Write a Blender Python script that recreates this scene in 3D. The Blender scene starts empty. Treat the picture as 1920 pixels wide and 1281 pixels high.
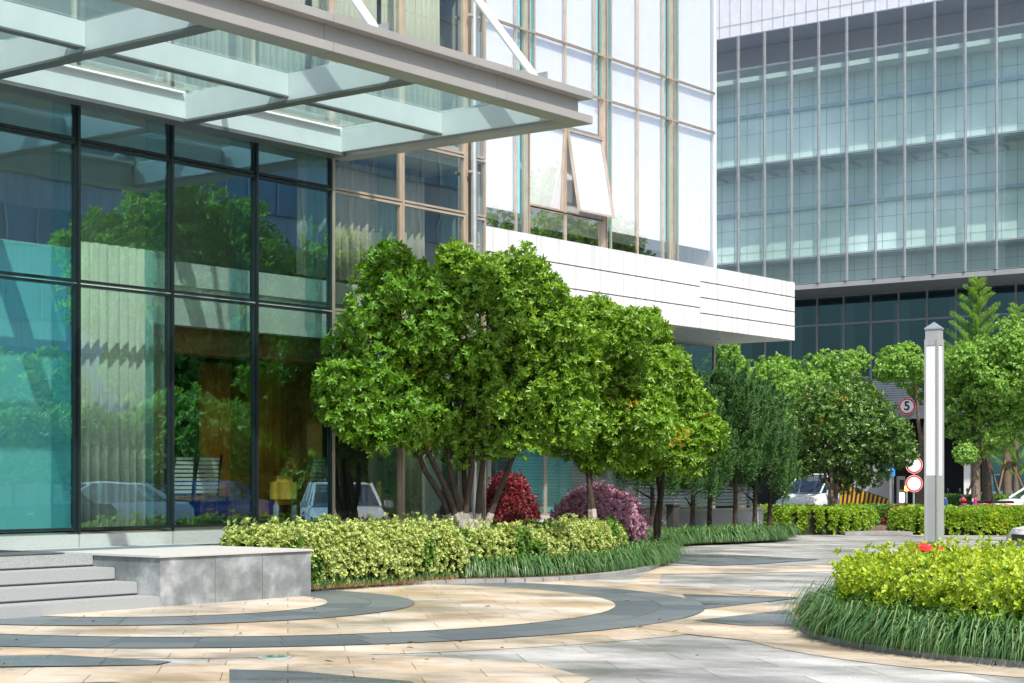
import bpy, math, random
import numpy as np
from mathutils import Vector, Matrix
R = math.radians
random.seed(7); rng = np.random.default_rng(7)
S = bpy.context.scene
# ------------------------------------------------------------ camera
# world x runs along the entrance front (to the right and away), world y runs towards that front
EYE = 1.5; F = 3290.0; HX = 960.0; HY = 900.0
CA, SA = 0.791, 0.6118                      # view axis in world x, y
cam = bpy.data.cameras.new('camera'); camo = bpy.data.objects.new('camera', cam); S.collection.objects.link(camo)
camo.location = (0, 0, EYE); camo.rotation_euler = (R(90), 0, -math.atan2(CA, SA))
cam.sensor_width = 36; cam.lens = F/1920*36; cam.shift_y = (HY-640.5)/1920; cam.clip_start = .1; cam.clip_end = 3000
S.camera = camo
# ------------------------------------------------------------ sky, sun, exposure
SUN_EL, SUN_AZ = 53.0, (-0.62, -1.0)        # elevation; horizontal direction TOWARDS the sun (x, y)
w = bpy.data.worlds.new('World'); S.world = w; w.use_nodes = True
nt = w.node_tree; bg = nt.nodes['Background']
sky = nt.nodes.new('ShaderNodeTexSky'); sky.sky_type = 'NISHITA'; sky.sun_disc = False
sky.sun_elevation = R(SUN_EL); sky.sun_rotation = math.atan2(SUN_AZ[0], SUN_AZ[1]); sky.dust_density = 3.0; sky.air_density = 1.0
nt.links.new(sky.outputs[0], bg.inputs[0]); bg.inputs[1].default_value = 0.125
sl = bpy.data.lights.new('sun', 'SUN'); sl.energy = 3.9; sl.angle = R(0.6); sl.color = (1, .93, .82)
so = bpy.data.objects.new('sun', sl); S.collection.objects.link(so)
hv = Vector((SUN_AZ[0], SUN_AZ[1], 0)).normalized()*math.cos(R(SUN_EL)); sd = Vector((hv.x, hv.y, math.sin(R(SUN_EL))))
so.rotation_euler = sd.to_track_quat('Z', 'Y').to_euler()
S.view_settings.view_transform = 'Standard'; S.view_settings.look = 'None'; S.view_settings.exposure = 0.8; S.view_settings.gamma = 1
S.render.engine = 'CYCLES'
S.cycles.max_bounces = 8; S.cycles.transparent_max_bounces = 16

# ------------------------------------------------------------ helpers
def PD(px, D):                              # ground position seen in picture column px at depth D
    L = (px-HX)/F*D
    return (CA*D+SA*L, SA*D-CA*L)
def PG(px, py, z=0.0):                      # point of height z seen at px, py
    D = F*(EYE-z)/(py-HY); return PD(px, D)
def PZ(py, D): return EYE+(HY-py)/F*D
def P3(px, py, D):
    a = PD(px, D); return Vector((a[0], a[1], PZ(py, D)))

def tag(o, label=None, cat=None, group=None, kind=None):
    if label: o['label'] = label
    if cat: o['category'] = cat
    if group: o['group'] = group
    if kind: o['kind'] = kind
    return o
def empty(name, loc=(0, 0, 0), rz=0):
    o = bpy.data.objects.new(name, None); S.collection.objects.link(o)
    o.location = loc; o.rotation_euler = (0, 0, rz); o.empty_display_size = .2
    return o
def wmat(o):
    m = Matrix.LocRotScale(o.location, o.rotation_euler, o.scale)
    return wmat(o.parent) @ m if o.parent else m
def link(name, me, mat, parent=None, world=True):
    """vertices in world space (world=True) or in the parent's space; origin moves to the centre of the piece"""
    o = bpy.data.objects.new(name, me); S.collection.objects.link(o)
    n = len(me.vertices); co = np.empty(n*3, np.float32); me.vertices.foreach_get('co', co); co = co.reshape(-1, 3)
    if parent is not None and world:
        mi = np.array(wmat(parent).inverted()); co = co @ mi[:3, :3].T.astype(np.float32)+mi[:3, 3].astype(np.float32)
    c = (co.min(0)+co.max(0))/2
    if parent is None: c[2] = co[:, 2].min()
    co = co-c; me.vertices.foreach_set('co', co.astype(np.float32).ravel()); me.update()
    o.location = [float(x) for x in c]
    if parent is not None: o.parent = parent
    if mat is not None: me.materials.append(mat)
    return o
class MB:
    def __init__(s): s.v = []; s.f = []; s.smooth = False
    def add(s, vs, fs):
        b = len(s.v); s.v += [tuple(v) for v in vs]; s.f += [tuple(i+b for i in f) for f in fs]
    def box(s, x0, x1, y0, y1, z0, z1):
        s.add([(x0,y0,z0),(x1,y0,z0),(x1,y1,z0),(x0,y1,z0),(x0,y0,z1),(x1,y0,z1),(x1,y1,z1),(x0,y1,z1)],
              [(0,3,2,1),(4,5,6,7),(0,1,5,4),(1,2,6,5),(2,3,7,6),(3,0,4,7)]); return s
    def hexa(s, pts):
        s.add(pts, [(0,3,2,1),(4,5,6,7),(0,1,5,4),(1,2,6,5),(2,3,7,6),(3,0,4,7)]); return s
    def prism(s, poly, z0, z1):
        n = len(poly); s.add([(p[0], p[1], z0) for p in poly]+[(p[0], p[1], z1) for p in poly],
            [tuple(range(n-1, -1, -1)), tuple(range(n, 2*n))]+[(i, (i+1) % n, n+(i+1) % n, n+i) for i in range(n)]); return s
    def extr(s, poly, axis, a0, a1):        # poly in the plane across an axis
        n = len(poly)
        def q(p, a): return (a, p[0], p[1]) if axis == 'x' else (p[0], a, p[1])
        s.add([q(p, a0) for p in poly]+[q(p, a1) for p in poly],
            [tuple(range(n-1, -1, -1)), tuple(range(n, 2*n))]+[(i, (i+1) % n, n+(i+1) % n, n+i) for i in range(n)]); return s
    def tube(s, pts, rad, n=8, cap=True):
        pts = [Vector(p) for p in pts]
        if not isinstance(rad, (list, tuple)): rad = [rad]*len(pts)
        b = len(s.v); ref = Vector((0.3, 0.2, 1)).normalized(); x = None
        for i, p in enumerate(pts):
            d = (pts[min(i+1, len(pts)-1)]-pts[max(i-1, 0)]).normalized()
            if x is None:
                x = d.cross(ref)
                if x.length < 1e-3: x = d.cross(Vector((1, 0, 0)))
            x = (x-d*x.dot(d)).normalized(); y = d.cross(x)
            for k in range(n):
                a = 2*math.pi*k/n; s.v.append(tuple(p+(x*math.cos(a)+y*math.sin(a))*rad[i]))
        for i in range(len(pts)-1):
            for k in range(n):
                s.f.append((b+i*n+k, b+i*n+(k+1) % n, b+(i+1)*n+(k+1) % n, b+(i+1)*n+k))
        if cap:
            s.f.append(tuple(b+k for k in range(n-1, -1, -1))); s.f.append(tuple(b+(len(pts)-1)*n+k for k in range(n)))
        return s
    def lathe(s, c, prof, n=20, axis='z'):
        b = len(s.v)
        for r, h in prof:
            for k in range(n):
                a = 2*math.pi*k/n
                if axis == 'z': s.v.append((c[0]+r*math.cos(a), c[1]+r*math.sin(a), c[2]+h))
                elif axis == 'y': s.v.append((c[0]+r*math.cos(a), c[1]+h, c[2]+r*math.sin(a)))
                else: s.v.append((c[0]+h, c[1]+r*math.cos(a), c[2]+r*math.sin(a)))
        for i in range(len(prof)-1):
            for k in range(n): s.f.append((b+i*n+k, b+i*n+(k+1) % n, b+(i+1)*n+(k+1) % n, b+(i+1)*n+k))
        s.f.append(tuple(b+k for k in range(n-1, -1, -1))); s.f.append(tuple(b+(len(prof)-1)*n+k for k in range(n)))
        return s
    def build(s, name, mat, parent=None, smooth=False, bevel=0, world=True):
        me = bpy.data.meshes.new(name); me.from_pydata(s.v, [], s.f); me.validate()
        import bmesh
        bm = bmesh.new(); bm.from_mesh(me); bmesh.ops.recalc_face_normals(bm, faces=bm.faces)
        if bevel: bmesh.ops.bevel(bm, geom=[e for e in bm.edges if e.calc_face_angle(0) > .5], offset=bevel, segments=2, affect='EDGES')
        bm.to_mesh(me); bm.free()
        if smooth:
            me.polygons.foreach_set('use_smooth', [True]*len(me.polygons))
            try: me.set_sharp_from_angle(angle=R(40))
            except Exception: pass
        return link(name, me, mat, parent, world)

# ------------------------------------------------------------ materials
def mat(name):
    m = bpy.data.materials.new(name); m.use_nodes = True; n = m.node_tree
    return m, n, n.nodes['Principled BSDF'], n.nodes['Material Output']
def N(n, t, **k):
    x = n.nodes.new(t)
    for a, b in k.items():
        if a in x.inputs.keys() if hasattr(x, 'inputs') else False: x.inputs[a].default_value = b
        else: setattr(x, a, b)
    return x
def ramp(n, stops, interp='LINEAR'):
    r = n.nodes.new('ShaderNodeValToRGB'); e = r.color_ramp; e.interpolation = interp
    while len(e.elements) < len(stops): e.elements.new(.5)
    for i, (p, c) in enumerate(stops): e.elements[i].position = p; e.elements[i].color = (*c, 1) if len(c) == 3 else c
    return r
def plain(name, col, rough=.5, metal=0, var=.12, scale=3.0, bump=0, bscale=60, streak=False):
    m, n, p, o = mat(name)
    tc = N(n, 'ShaderNodeTexCoord'); no = N(n, 'ShaderNodeTexNoise'); no.inputs['Scale'].default_value = scale; no.inputs['Detail'].default_value = 8
    if streak:
        mp = N(n, 'ShaderNodeMapping'); mp.inputs['Scale'].default_value = (6, 6, .5); n.links.new(tc.outputs['Object'], mp.inputs[0]); n.links.new(mp.outputs[0], no.inputs[0])
    else: n.links.new(tc.outputs['Object'], no.inputs[0])
    a = tuple(max(0, c*(1-var)) for c in col); b = tuple(min(1, c*(1+var)) for c in col)
    r = ramp(n, [(.3, a), (.7, b)]); n.links.new(no.outputs[0], r.inputs[0]); n.links.new(r.outputs[0], p.inputs['Base Color'])
    p.inputs['Roughness'].default_value = rough; p.inputs['Metallic'].default_value = metal
    if bump:
        n2 = N(n, 'ShaderNodeTexNoise'); n2.inputs['Scale'].default_value = bscale; n2.inputs['Detail'].default_value = 6
        n.links.new(tc.outputs['Object'], n2.inputs[0]); bp = N(n, 'ShaderNodeBump'); bp.inputs['Strength'].default_value = bump; bp.inputs['Distance'].default_value = .01
        n.links.new(n2.outputs[0], bp.inputs['Height']); n.links.new(bp.outputs[0], p.inputs['Normal'])
    return m
def leafmat(name, cols, rough=.38, trans=.3, edge=None):
    m, n, p, o = mat(name)
    g = N(n, 'ShaderNodeNewGeometry'); k = len(cols)
    r = ramp(n, [((i+.0)/max(1, k-1), c) for i, c in enumerate(cols)]); n.links.new(g.outputs['Random Per Island'], r.inputs[0])
    col = r.outputs[0]
    if edge:
        uv = N(n, 'ShaderNodeTexCoord'); sp = N(n, 'ShaderNodeSeparateXYZ'); n.links.new(uv.outputs['UV'], sp.inputs[0])
        rr = ramp(n, [(.45, (0, 0, 0)), (.62, (1, 1, 1))]); n.links.new(sp.outputs[0], rr.inputs[0])
        mx = N(n, 'ShaderNodeMix', data_type='RGBA'); n.links.new(rr.outputs[0], mx.inputs[0]); n.links.new(col, mx.inputs[6]); mx.inputs[7].default_value = (*edge, 1); col = mx.outputs[2]
    n.links.new(col, p.inputs['Base Color']); p.inputs['Roughness'].default_value = rough; p.inputs['Specular IOR Level'].default_value = .5
    t = N(n, 'ShaderNodeBsdfTranslucent'); ml = N(n, 'ShaderNodeMix', data_type='RGBA', blend_type='MULTIPLY'); ml.inputs[0].default_value = 1
    n.links.new(col, ml.inputs[6]); ml.inputs[7].default_value = (1.5, 1.5, .6, 1); n.links.new(ml.outputs[2], t.inputs[0])
    ms = N(n, 'ShaderNodeMixShader'); ms.inputs[0].default_value = trans
    n.links.new(p.outputs[0], ms.inputs[1]); n.links.new(t.outputs[0], ms.inputs[2]); n.links.new(ms.outputs[0], o.inputs[0])
    return m
def glassmat(name, tint, refl=(.8, .95, 1), base=.12, wav=.02, rough=.0, ior=1.5, bscale=.9):
    """thin coated pane: tinted see-through plus mirror reflection that grows towards grazing; rolled glass waviness"""
    m, n, p, o = mat(name); n.nodes.remove(p)
    tr = N(n, 'ShaderNodeBsdfTransparent'); tr.inputs[0].default_value = (*[math.sqrt(c) for c in tint], 1)   # each pane is crossed twice
    gl = N(n, 'ShaderNodeBsdfAnisotropic') if False else N(n, 'ShaderNodeBsdfGlossy'); gl.inputs['Color'].default_value = (*refl, 1); gl.inputs['Roughness'].default_value = rough
    lw = N(n, 'ShaderNodeFresnel'); lw.inputs[0].default_value = ior
    ma = N(n, 'ShaderNodeMath', operation='MULTIPLY_ADD'); n.links.new(lw.outputs[0], ma.inputs[0]); ma.inputs[1].default_value = 1-base; ma.inputs[2].default_value = base; ma.use_clamp = True
    ge = N(n, 'ShaderNodeNewGeometry'); inv = N(n, 'ShaderNodeMath', operation='SUBTRACT'); inv.inputs[0].default_value = 1; n.links.new(ge.outputs['Backfacing'], inv.inputs[1])
    mf = N(n, 'ShaderNodeMath', operation='MULTIPLY'); n.links.new(ma.outputs[0], mf.inputs[0]); n.links.new(inv.outputs[0], mf.inputs[1])
    tc = N(n, 'ShaderNodeTexCoord'); oi = N(n, 'ShaderNodeObjectInfo'); ad = N(n, 'ShaderNodeVectorMath', operation='ADD'); sc = N(n, 'ShaderNodeVectorMath', operation='SCALE'); sc.inputs[3].default_value = 1
    cm = N(n, 'ShaderNodeCombineXYZ'); mu = N(n, 'ShaderNodeMath', operation='MULTIPLY'); n.links.new(oi.outputs['Random'], mu.inputs[0]); mu.inputs[1].default_value = 40
    n.links.new(mu.outputs[0], cm.inputs[0]); n.links.new(mu.outputs[0], cm.inputs[2]); n.links.new(tc.outputs['Object'], ad.inputs[0]); n.links.new(cm.outputs[0], ad.inputs[1])
    no = N(n, 'ShaderNodeTexNoise'); no.inputs['Scale'].default_value = bscale; no.inputs['Detail'].default_value = 1; n.links.new(ad.outputs[0], no.inputs[0])
    bp = N(n, 'ShaderNodeBump'); bp.inputs['Strength'].default_value = 1; bp.inputs['Distance'].default_value = wav; n.links.new(no.outputs[0], bp.inputs['Height']); n.links.new(bp.outputs[0], gl.inputs['Normal'])
    ms = N(n, 'ShaderNodeMixShader'); n.links.new(mf.outputs[0], ms.inputs[0]); n.links.new(tr.outputs[0], ms.inputs[1]); n.links.new(gl.outputs[0], ms.inputs[2]); n.links.new(ms.outputs[0], o.inputs[0])
    return m
def stone(name, c1, c2, warm=None, rot=45, tw=1.3, th=.65, joint=(.12, .11, .1), rough=.5, mortar=.006, stain=.5, speck=.25):
    m, n, p, o = mat(name); tc = N(n, 'ShaderNodeTexCoord'); geo = N(n, 'ShaderNodeNewGeometry')
    mp = N(n, 'ShaderNodeMapping'); mp.inputs['Rotation'].default_value = (0, 0, R(rot)); n.links.new(geo.outputs['Position'], mp.inputs[0])
    br = N(n, 'ShaderNodeTexBrick'); br.inputs['Scale'].default_value = 1; br.inputs['Brick Width'].default_value = tw; br.inputs['Row Height'].default_value = th
    br.inputs['Mortar Size'].default_value = mortar; br.inputs['Mortar Smooth'].default_value = .3; br.inputs['Color1'].default_value = (*c1, 1); br.inputs['Color2'].default_value = (*c2, 1); br.inputs['Mortar'].default_value = (*joint, 1)
    n.links.new(mp.outputs[0], br.inputs[0])
    # large worn patches, stretched along the slabs
    m2 = N(n, 'ShaderNodeMapping'); m2.inputs['Rotation'].default_value = (0, 0, R(rot)); m2.inputs['Scale'].default_value = (1.1, .8, 1); n.links.new(geo.outputs['Position'], m2.inputs[0])
    no = N(n, 'ShaderNodeTexNoise'); no.inputs['Scale'].default_value = .75; no.inputs['Detail'].default_value = 7; no.inputs['Roughness'].default_value = .62; n.links.new(m2.outputs[0], no.inputs[0])
    r = ramp(n, [(.36, (1-stain, 1-stain, 1-stain)), (.5, (1, 1, 1)), (.66, (1+stain*.5,)*3)]); n.links.new(no.outputs[0], r.inputs[0])
    mx = N(n, 'ShaderNodeMix', data_type='RGBA', blend_type='MULTIPLY'); mx.inputs[0].default_value = 1; n.links.new(br.outputs[0], mx.inputs[6]); n.links.new(r.outputs[0], mx.inputs[7])
    if warm:
        mw = N(n, 'ShaderNodeMapping'); mw.inputs['Rotation'].default_value = (0, 0, R(52)); mw.inputs['Scale'].default_value = (1.2, .7, 1); mw.inputs['Location'].default_value = (7, 3, 0); n.links.new(geo.outputs['Position'], mw.inputs[0])
        nw = N(n, 'ShaderNodeTexNoise'); nw.inputs['Scale'].default_value = .8; nw.inputs['Detail'].default_value = 9; nw.inputs['Roughness'].default_value = .65; n.links.new(mw.outputs[0], nw.inputs[0])
        rw_ = ramp(n, [(.42, (0, 0, 0)), (.6, (1, 1, 1))]); n.links.new(nw.outputs[0], rw_.inputs[0])
        ww = N(n, 'ShaderNodeMix', data_type='RGBA'); n.links.new(rw_.outputs[0], ww.inputs[0]); n.links.new(mx.outputs[2], ww.inputs[6])
        wm = N(n, 'ShaderNodeMix', data_type='RGBA', blend_type='MULTIPLY'); wm.inputs[0].default_value = 1; n.links.new(mx.outputs[2], wm.inputs[6]); wm.inputs[7].default_value = (*warm, 1); n.links.new(wm.outputs[2], ww.inputs[7]); mx = ww
    n3 = N(n, 'ShaderNodeTexNoise'); n3.inputs['Scale'].default_value = 110; n3.inputs['Detail'].default_value = 3; n.links.new(geo.outputs['Position'], n3.inputs[0])
    r3 = ramp(n, [(.35, (1-speck,)*3), (.65, (1+speck,)*3)]); n.links.new(n3.outputs[0], r3.inputs[0])
    m3 = N(n, 'ShaderNodeMix', data_type='RGBA', blend_type='MULTIPLY'); m3.inputs[0].default_value = 1; n.links.new(mx.outputs[2], m3.inputs[6]); n.links.new(r3.outputs[0], m3.inputs[7])
    n.links.new(m3.outputs[2], p.inputs['Base Color'])
    rr = ramp(n, [(.4, (rough-.2,)*3), (.62, (rough+.1,)*3)]); n.links.new(no.outputs[0], rr.inputs[0]); n.links.new(rr.outputs[0], p.inputs['Roughness'])
    bp = N(n, 'ShaderNodeBump'); bp.inputs['Strength'].default_value = .4; bp.inputs['Distance'].default_value = .004; bp.invert = True; n.links.new(br.outputs['Fac'], bp.inputs['Height']); n.links.new(bp.outputs[0], p.inputs['Normal'])
    return m
def emis(name, col, s):
    m, n, p, o = mat(name); p.inputs['Base Color'].default_value = (*col, 1); p.inputs['Emission Color'].default_value = (*col, 1); p.inputs['Emission Strength'].default_value = s; return m

M = {}
M['asphalt'] = plain('asphalt', (.07, .07, .075), .85, var=.2, scale=.6, bump=.3)
M['pave_grey'] = stone('grey granite slabs', (.40, .40, .39), (.28, .285, .28), warm=(.55, .57, .56), stain=.35)
M['pave_tan'] = stone('tan granite slabs', (.475, .44, .385), (.40, .355, .29), warm=(.84, .72, .58), stain=.35, tw=1.0, th=.55, joint=(.17, .14, .11), mortar=.005)
M['pave_dark'] = stone('dark slate slabs', (.09, .11, .125), (.12, .14, .155), stain=.3, tw=1.0, th=.6, rough=.42, joint=(.02, .02, .02))
M['pave_ring'] = leafmat('dark slate ring', [(.075, .095, .11), (.13, .15, .165), (.09, .11, .125)], .4, 0.0)
M['kerb'] = plain('kerb stone', (.22, .22, .22), .7, bump=.3, var=.25)
M['soil'] = plain('soil and dry needles', (.10, .055, .03), .95, var=.5, scale=9, bump=.8)
M['granite'] = plain('light granite', (.42, .42, .41), .55, var=.1, scale=60, bump=.1, bscale=200)
M['granite_step'] = plain('speckled granite steps', (.27, .29, .30), .5, var=.3, scale=90, bump=.15, bscale=200)
def stained():
    m, n, p, o = mat('weathered grey granite'); tc = N(n, 'ShaderNodeTexCoord')
    a = N(n, 'ShaderNodeTexNoise'); a.inputs['Scale'].default_value = 2.2; a.inputs['Detail'].default_value = 9; a.inputs['Roughness'].default_value = .65
    b = N(n, 'ShaderNodeTexNoise'); b.inputs['Scale'].default_value = 130
    n.links.new(tc.outputs['Object'], a.inputs[0]); n.links.new(tc.outputs['Object'], b.inputs[0])
    r = ramp(n, [(.3, (.09, .105, .11)), (.5, (.17, .19, .20)), (.68, (.34, .36, .38))]); n.links.new(a.outputs[0], r.inputs[0])
    r2 = ramp(n, [(.35, (.8, .8, .8)), (.65, (1.2, 1.2, 1.2))]); n.links.new(b.outputs[0], r2.inputs[0])
    mx = N(n, 'ShaderNodeMix', data_type='RGBA', blend_type='MULTIPLY'); mx.inputs[0].default_value = 1; n.links.new(r.outputs[0], mx.inputs[6]); n.links.new(r2.outputs[0], mx.inputs[7])
    n.links.new(mx.outputs[2], p.inputs['Base Color']); p.inputs['Roughness'].default_value = .6; return m
M['granite_stain'] = stained()
M['mat'] = plain('dark door mat', (.07, .07, .075), .95, bump=.6, bscale=150)
M['mullion'] = plain('dark bronze green aluminium', (.03, .04, .045), .35, .6)
M['bronze'] = plain('warm bronze aluminium', (.52, .44, .36), .35, .5)
M['silver'] = plain('silver aluminium', (.50, .53, .55), .35, .75)
M['canopy_web'] = plain('pale canopy beam', (.50, .54, .56), .4, .1, var=.04)
M['canopy_edge'] = plain('dark beam flange', (.16, .17, .17), .45, .4)
def streaky(name, c0, c1):
    m, n, p, o = mat(name); tc = N(n, 'ShaderNodeNewGeometry'); mp = N(n, 'ShaderNodeMapping'); mp.inputs['Scale'].default_value = (7, 7, .35); n.links.new(tc.outputs['Position'], mp.inputs[0])
    no = N(n, 'ShaderNodeTexNoise'); no.inputs['Scale'].default_value = 1; no.inputs['Detail'].default_value = 8; n.links.new(mp.outputs[0], no.inputs[0])
    r_ = ramp(n, [(.38, c0), (.55, c1)]); n.links.new(no.outputs[0], r_.inputs[0]); n.links.new(r_.outputs[0], p.inputs['Base Color']); p.inputs['Roughness'].default_value = .38; return m
M['white_panel'] = streaky('white aluminium panel', (.50, .52, .545), (.66, .68, .71))
M['canopy'] = plain('grey canopy cladding', (.40, .39, .375), .36, .35, var=.05, scale=1.2)
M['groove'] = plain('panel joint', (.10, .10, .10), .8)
M['white'] = plain('white paint', (.8, .8, .8), .35, var=.03)
M['glass_teal'] = glassmat('teal coated glass', (.74, .84, .82), (.42, .80, 1), .28, .0016)
M['glass_up'] = glassmat('grey teal glass', (.78, .85, .82), (.88, .95, .97), .24, .0022)
M['glass_sky'] = glassmat('pale mirror glass', (.96, .97, .98), (.98, .98, 1), .34, .0005)
M['glass_aqua'] = glassmat('aqua edge glass', (.55, .85, .88), (.75, .95, 1), .22, .0005)
M['glass_roof'] = glassmat('canopy roof glass', (.70, .90, .88), (.9, 1, 1), .05, .0)
M['glass_dark'] = glassmat('dark blue glass', (.28, .46, .50), (.40, .72, .82), .06, .0015)
M['glass_right'] = glassmat('outer skin glass', (.80, .93, .92), (.88, .96, 1), .07, .0015)
M['glass_sash'] = glassmat('mirror sash glass', (.92, .95, .98), (.98, .98, 1), .6, .0003)
M['glass_grey'] = glassmat('grey glass', (.66, .66, .66), (.75, .8, .85), .08, .0015)
M['car_glass'] = glassmat('car glass', (.18, .24, .26), (.9, 1, 1), .14, .0)
M['panel_teal'] = plain('pale green inner cladding', (.74, .86, .76), .35, 0, var=.34, scale=.22)  # broad pale patches put reflected light and uneven dirt into the colour
M['panel_lav'] = plain('lavender white cladding', (.68, .71, .78), .4, .1, var=.05)
M['int_white'] = plain('interior plaster', (.60, .60, .57), .8, var=.05)
M['int_teal'] = plain('pale green blind', (.20, .58, .60), .8, var=.08, scale=1)
M['int_brown'] = plain('brown timber panelling', (.24, .10, .03), .5, var=.3, streak=True)
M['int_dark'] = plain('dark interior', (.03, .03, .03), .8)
M['sheer'] = plain('sheer white curtain', (.60, .585, .50), .9, var=.08, streak=True)
M['amber'] = plain('amber curtain', (.80, .36, .05), .9, var=.2, streak=True)
M['yellow_cloth'] = plain('mustard cloth', (.70, .42, .06), .9, var=.15)
M['blind'] = plain('white sky backing', (.84, .86, .90), .8, var=.03)  # colour of the added backings behind the tower glass, standing for mirrored sky
M['bark'] = plain('dark bark', (.045, .032, .025), .95, var=.4, scale=14, bump=.8, bscale=30)
M['bark_grey'] = plain('grey brown bark', (.13, .10, .075), .95, var=.4, scale=14, bump=.8, bscale=30)
M['limewash'] = plain('limewashed bark', (.30, .28, .25), .95, var=.35, scale=12, bump=.6)
M['stake'] = plain('wooden stake', (.20, .11, .07), .9, var=.3)
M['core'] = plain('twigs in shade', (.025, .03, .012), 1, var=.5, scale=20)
M['lf_osm'] = leafmat('glossy evergreen leaf', [(.075, .17, .016), (.13, .27, .022), (.20, .36, .03), (.11, .23, .02), (.27, .43, .045)], .36, .38)
M['lf_new'] = leafmat('orange and yellow young leaf', [(.46, .24, .02), (.44, .34, .03), (.30, .34, .03)], .4, .4)
M['lf_osm_dark'] = leafmat('deep green leaf', [(.05, .12, .025), (.085, .18, .035), (.13, .25, .05)], .32, .25)
M['lf_var'] = leafmat('variegated leaf', [(.16, .26, .05), (.12, .22, .04), (.24, .34, .07), (.40, .46, .12)], .4, .3, edge=(.58, .62, .27))
M['lf_green'] = leafmat('plain green leaf', [(.06, .15, .025), (.10, .21, .03), (.15, .28, .04)], .38, .3)
M['lf_lime'] = leafmat('golden lime leaf', [(.30, .42, .030), (.44, .54, .04), (.20, .33, .03), (.54, .60, .06)], .42, .4)
M['lf_lime2'] = leafmat('yellow green hedge leaf', [(.16, .30, .02), (.28, .42, .03), (.10, .22, .02), (.36, .48, .04)], .42, .35)
M['lf_red'] = leafmat('dark crimson leaf', [(.09, .014, .022), (.18, .022, .035), (.34, .035, .05)], .4, .3)
M['lf_purple'] = leafmat('purple fringe leaf', [(.30, .11, .21), (.44, .22, .36), (.55, .36, .50), (.22, .08, .15)], .45, .25)
M['lf_conifer'] = leafmat('juniper needle', [(.022, .075, .018), (.04, .12, .024), (.075, .18, .035)], .6, .15)
M['lf_ginkgo'] = leafmat('bright ginkgo leaf', [(.12, .27, .045), (.20, .38, .07), (.30, .50, .12), (.15, .30, .05)], .45, .4)
M['lf_grass'] = leafmat('lilyturf blade', [(.025, .085, .028), (.045, .13, .035), (.08, .19, .055), (.20, .31, .13), (.04, .12, .03)], .38, .25)
M['straw'] = leafmat('dry blade', [(.30, .17, .06), (.18, .10, .04)], .8, .1)
M['steel'] = plain('brushed grey steel', (.36, .38, .39), .42, .25, var=.05)
M['diffuser'] = plain('opal diffuser', (.82, .84, .86), .3, 0, var=.01)
M['red'] = plain('sign red', (.60, .02, .03), .4, var=.03); M['black'] = plain('black', (.015, .015, .015), .5)
M['blue'] = plain('sign blue', (.03, .22, .60), .4); M['yellow'] = plain('hazard yellow', (.62, .33, .02), .6)
M['concrete'] = plain('concrete', (.34, .35, .36), .8, var=.15, scale=1.5, bump=.2)
M['car_silver'] = plain('silver car paint', (.62, .64, .66), .25, .1, var=.02); M['car_white'] = plain('white car paint', (.78, .80, .82), .2, .0, var=.02)
M['car_dark'] = plain('dark green car paint', (.03, .06, .07), .18, .3, var=.02); M['car_blue'] = plain('blue car paint', (.03, .09, .30), .18, .3, var=.02)
M['tyre'] = plain('tyre', (.02, .02, .02), .9); M['lamp'] = plain('headlamp lens', (.75, .78, .8), .1, .3)
M['pink'] = plain('pink plastic', (.80, .03, .22), .4); M['orange_lamp'] = emis('orange lamp', (1, .35, .05), 3); M['lit_panel'] = emis('lit panel', (.75, .95, 1), 1.3)
M['int_blue'] = plain('blue grey interior', (.10, .22, .27), .6)
M['band_blue'] = plain('blue grey banded glazing', (.22, .38, .50), .25, 0, var=.3, scale=.25)
M['floor'] = plain('polished floor', (.20, .17, .13), .3)
M['redcloth'] = plain('red plastic bag', (.65, .02, .02), .5)

# ------------------------------------------------------------ foliage helpers
def unit(a): return a/np.maximum(np.linalg.norm(a, axis=-1, keepdims=True), 1e-9)
def rdir(n): return unit(rng.normal(size=(n, 3)))
def leaf_object(name, mt, p, ax, nr, L, W, parent=None, fold=.22, curl=.12):
    n = len(p); ax = unit(ax); sd_ = unit(np.cross(ax, nr)); nr = unit(np.cross(sd_, ax))
    L = np.asarray(L).reshape(-1, 1)*np.ones((n, 1)); W = np.asarray(W).reshape(-1, 1)*np.ones((n, 1))
    v = np.empty((n, 6, 3))
    v[:, 0] = p; v[:, 3] = p+ax*L-nr*L*curl
    a1 = p+ax*L*.30+nr*W*fold; a2 = p+ax*L*.68+nr*(W*fold-L*curl*.45)
    v[:, 1] = a1+sd_*W*.44; v[:, 2] = a2+sd_*W*.42; v[:, 4] = a2-sd_*W*.42; v[:, 5] = a1-sd_*W*.44
    me = bpy.data.meshes.new(name); me.vertices.add(n*6); me.vertices.foreach_set('co', v.astype(np.float32).ravel())
    idx = (np.arange(n)[:, None]*6+np.array([0, 1, 2, 3, 0, 3, 4, 5])[None]).ravel()
    me.loops.add(n*8); me.loops.foreach_set('vertex_index', idx.astype(np.int32))
    me.polygons.add(n*2); me.polygons.foreach_set('loop_start', (np.arange(n*2)*4).astype(np.int32)); me.polygons.foreach_set('loop_total', np.full(n*2, 4, np.int32))
    uv = me.uv_layers.new(name='UVMap'); q = np.array([0, 0, 1, .3, 1, .7, 0, 1, 0, 0, 0, 1, 1, .7, 1, .3], np.float32)
    uv.data.foreach_set('uv', np.tile(q, n)); me.update(calc_edges=True)
    return link(name, me, mt, parent)
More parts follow.
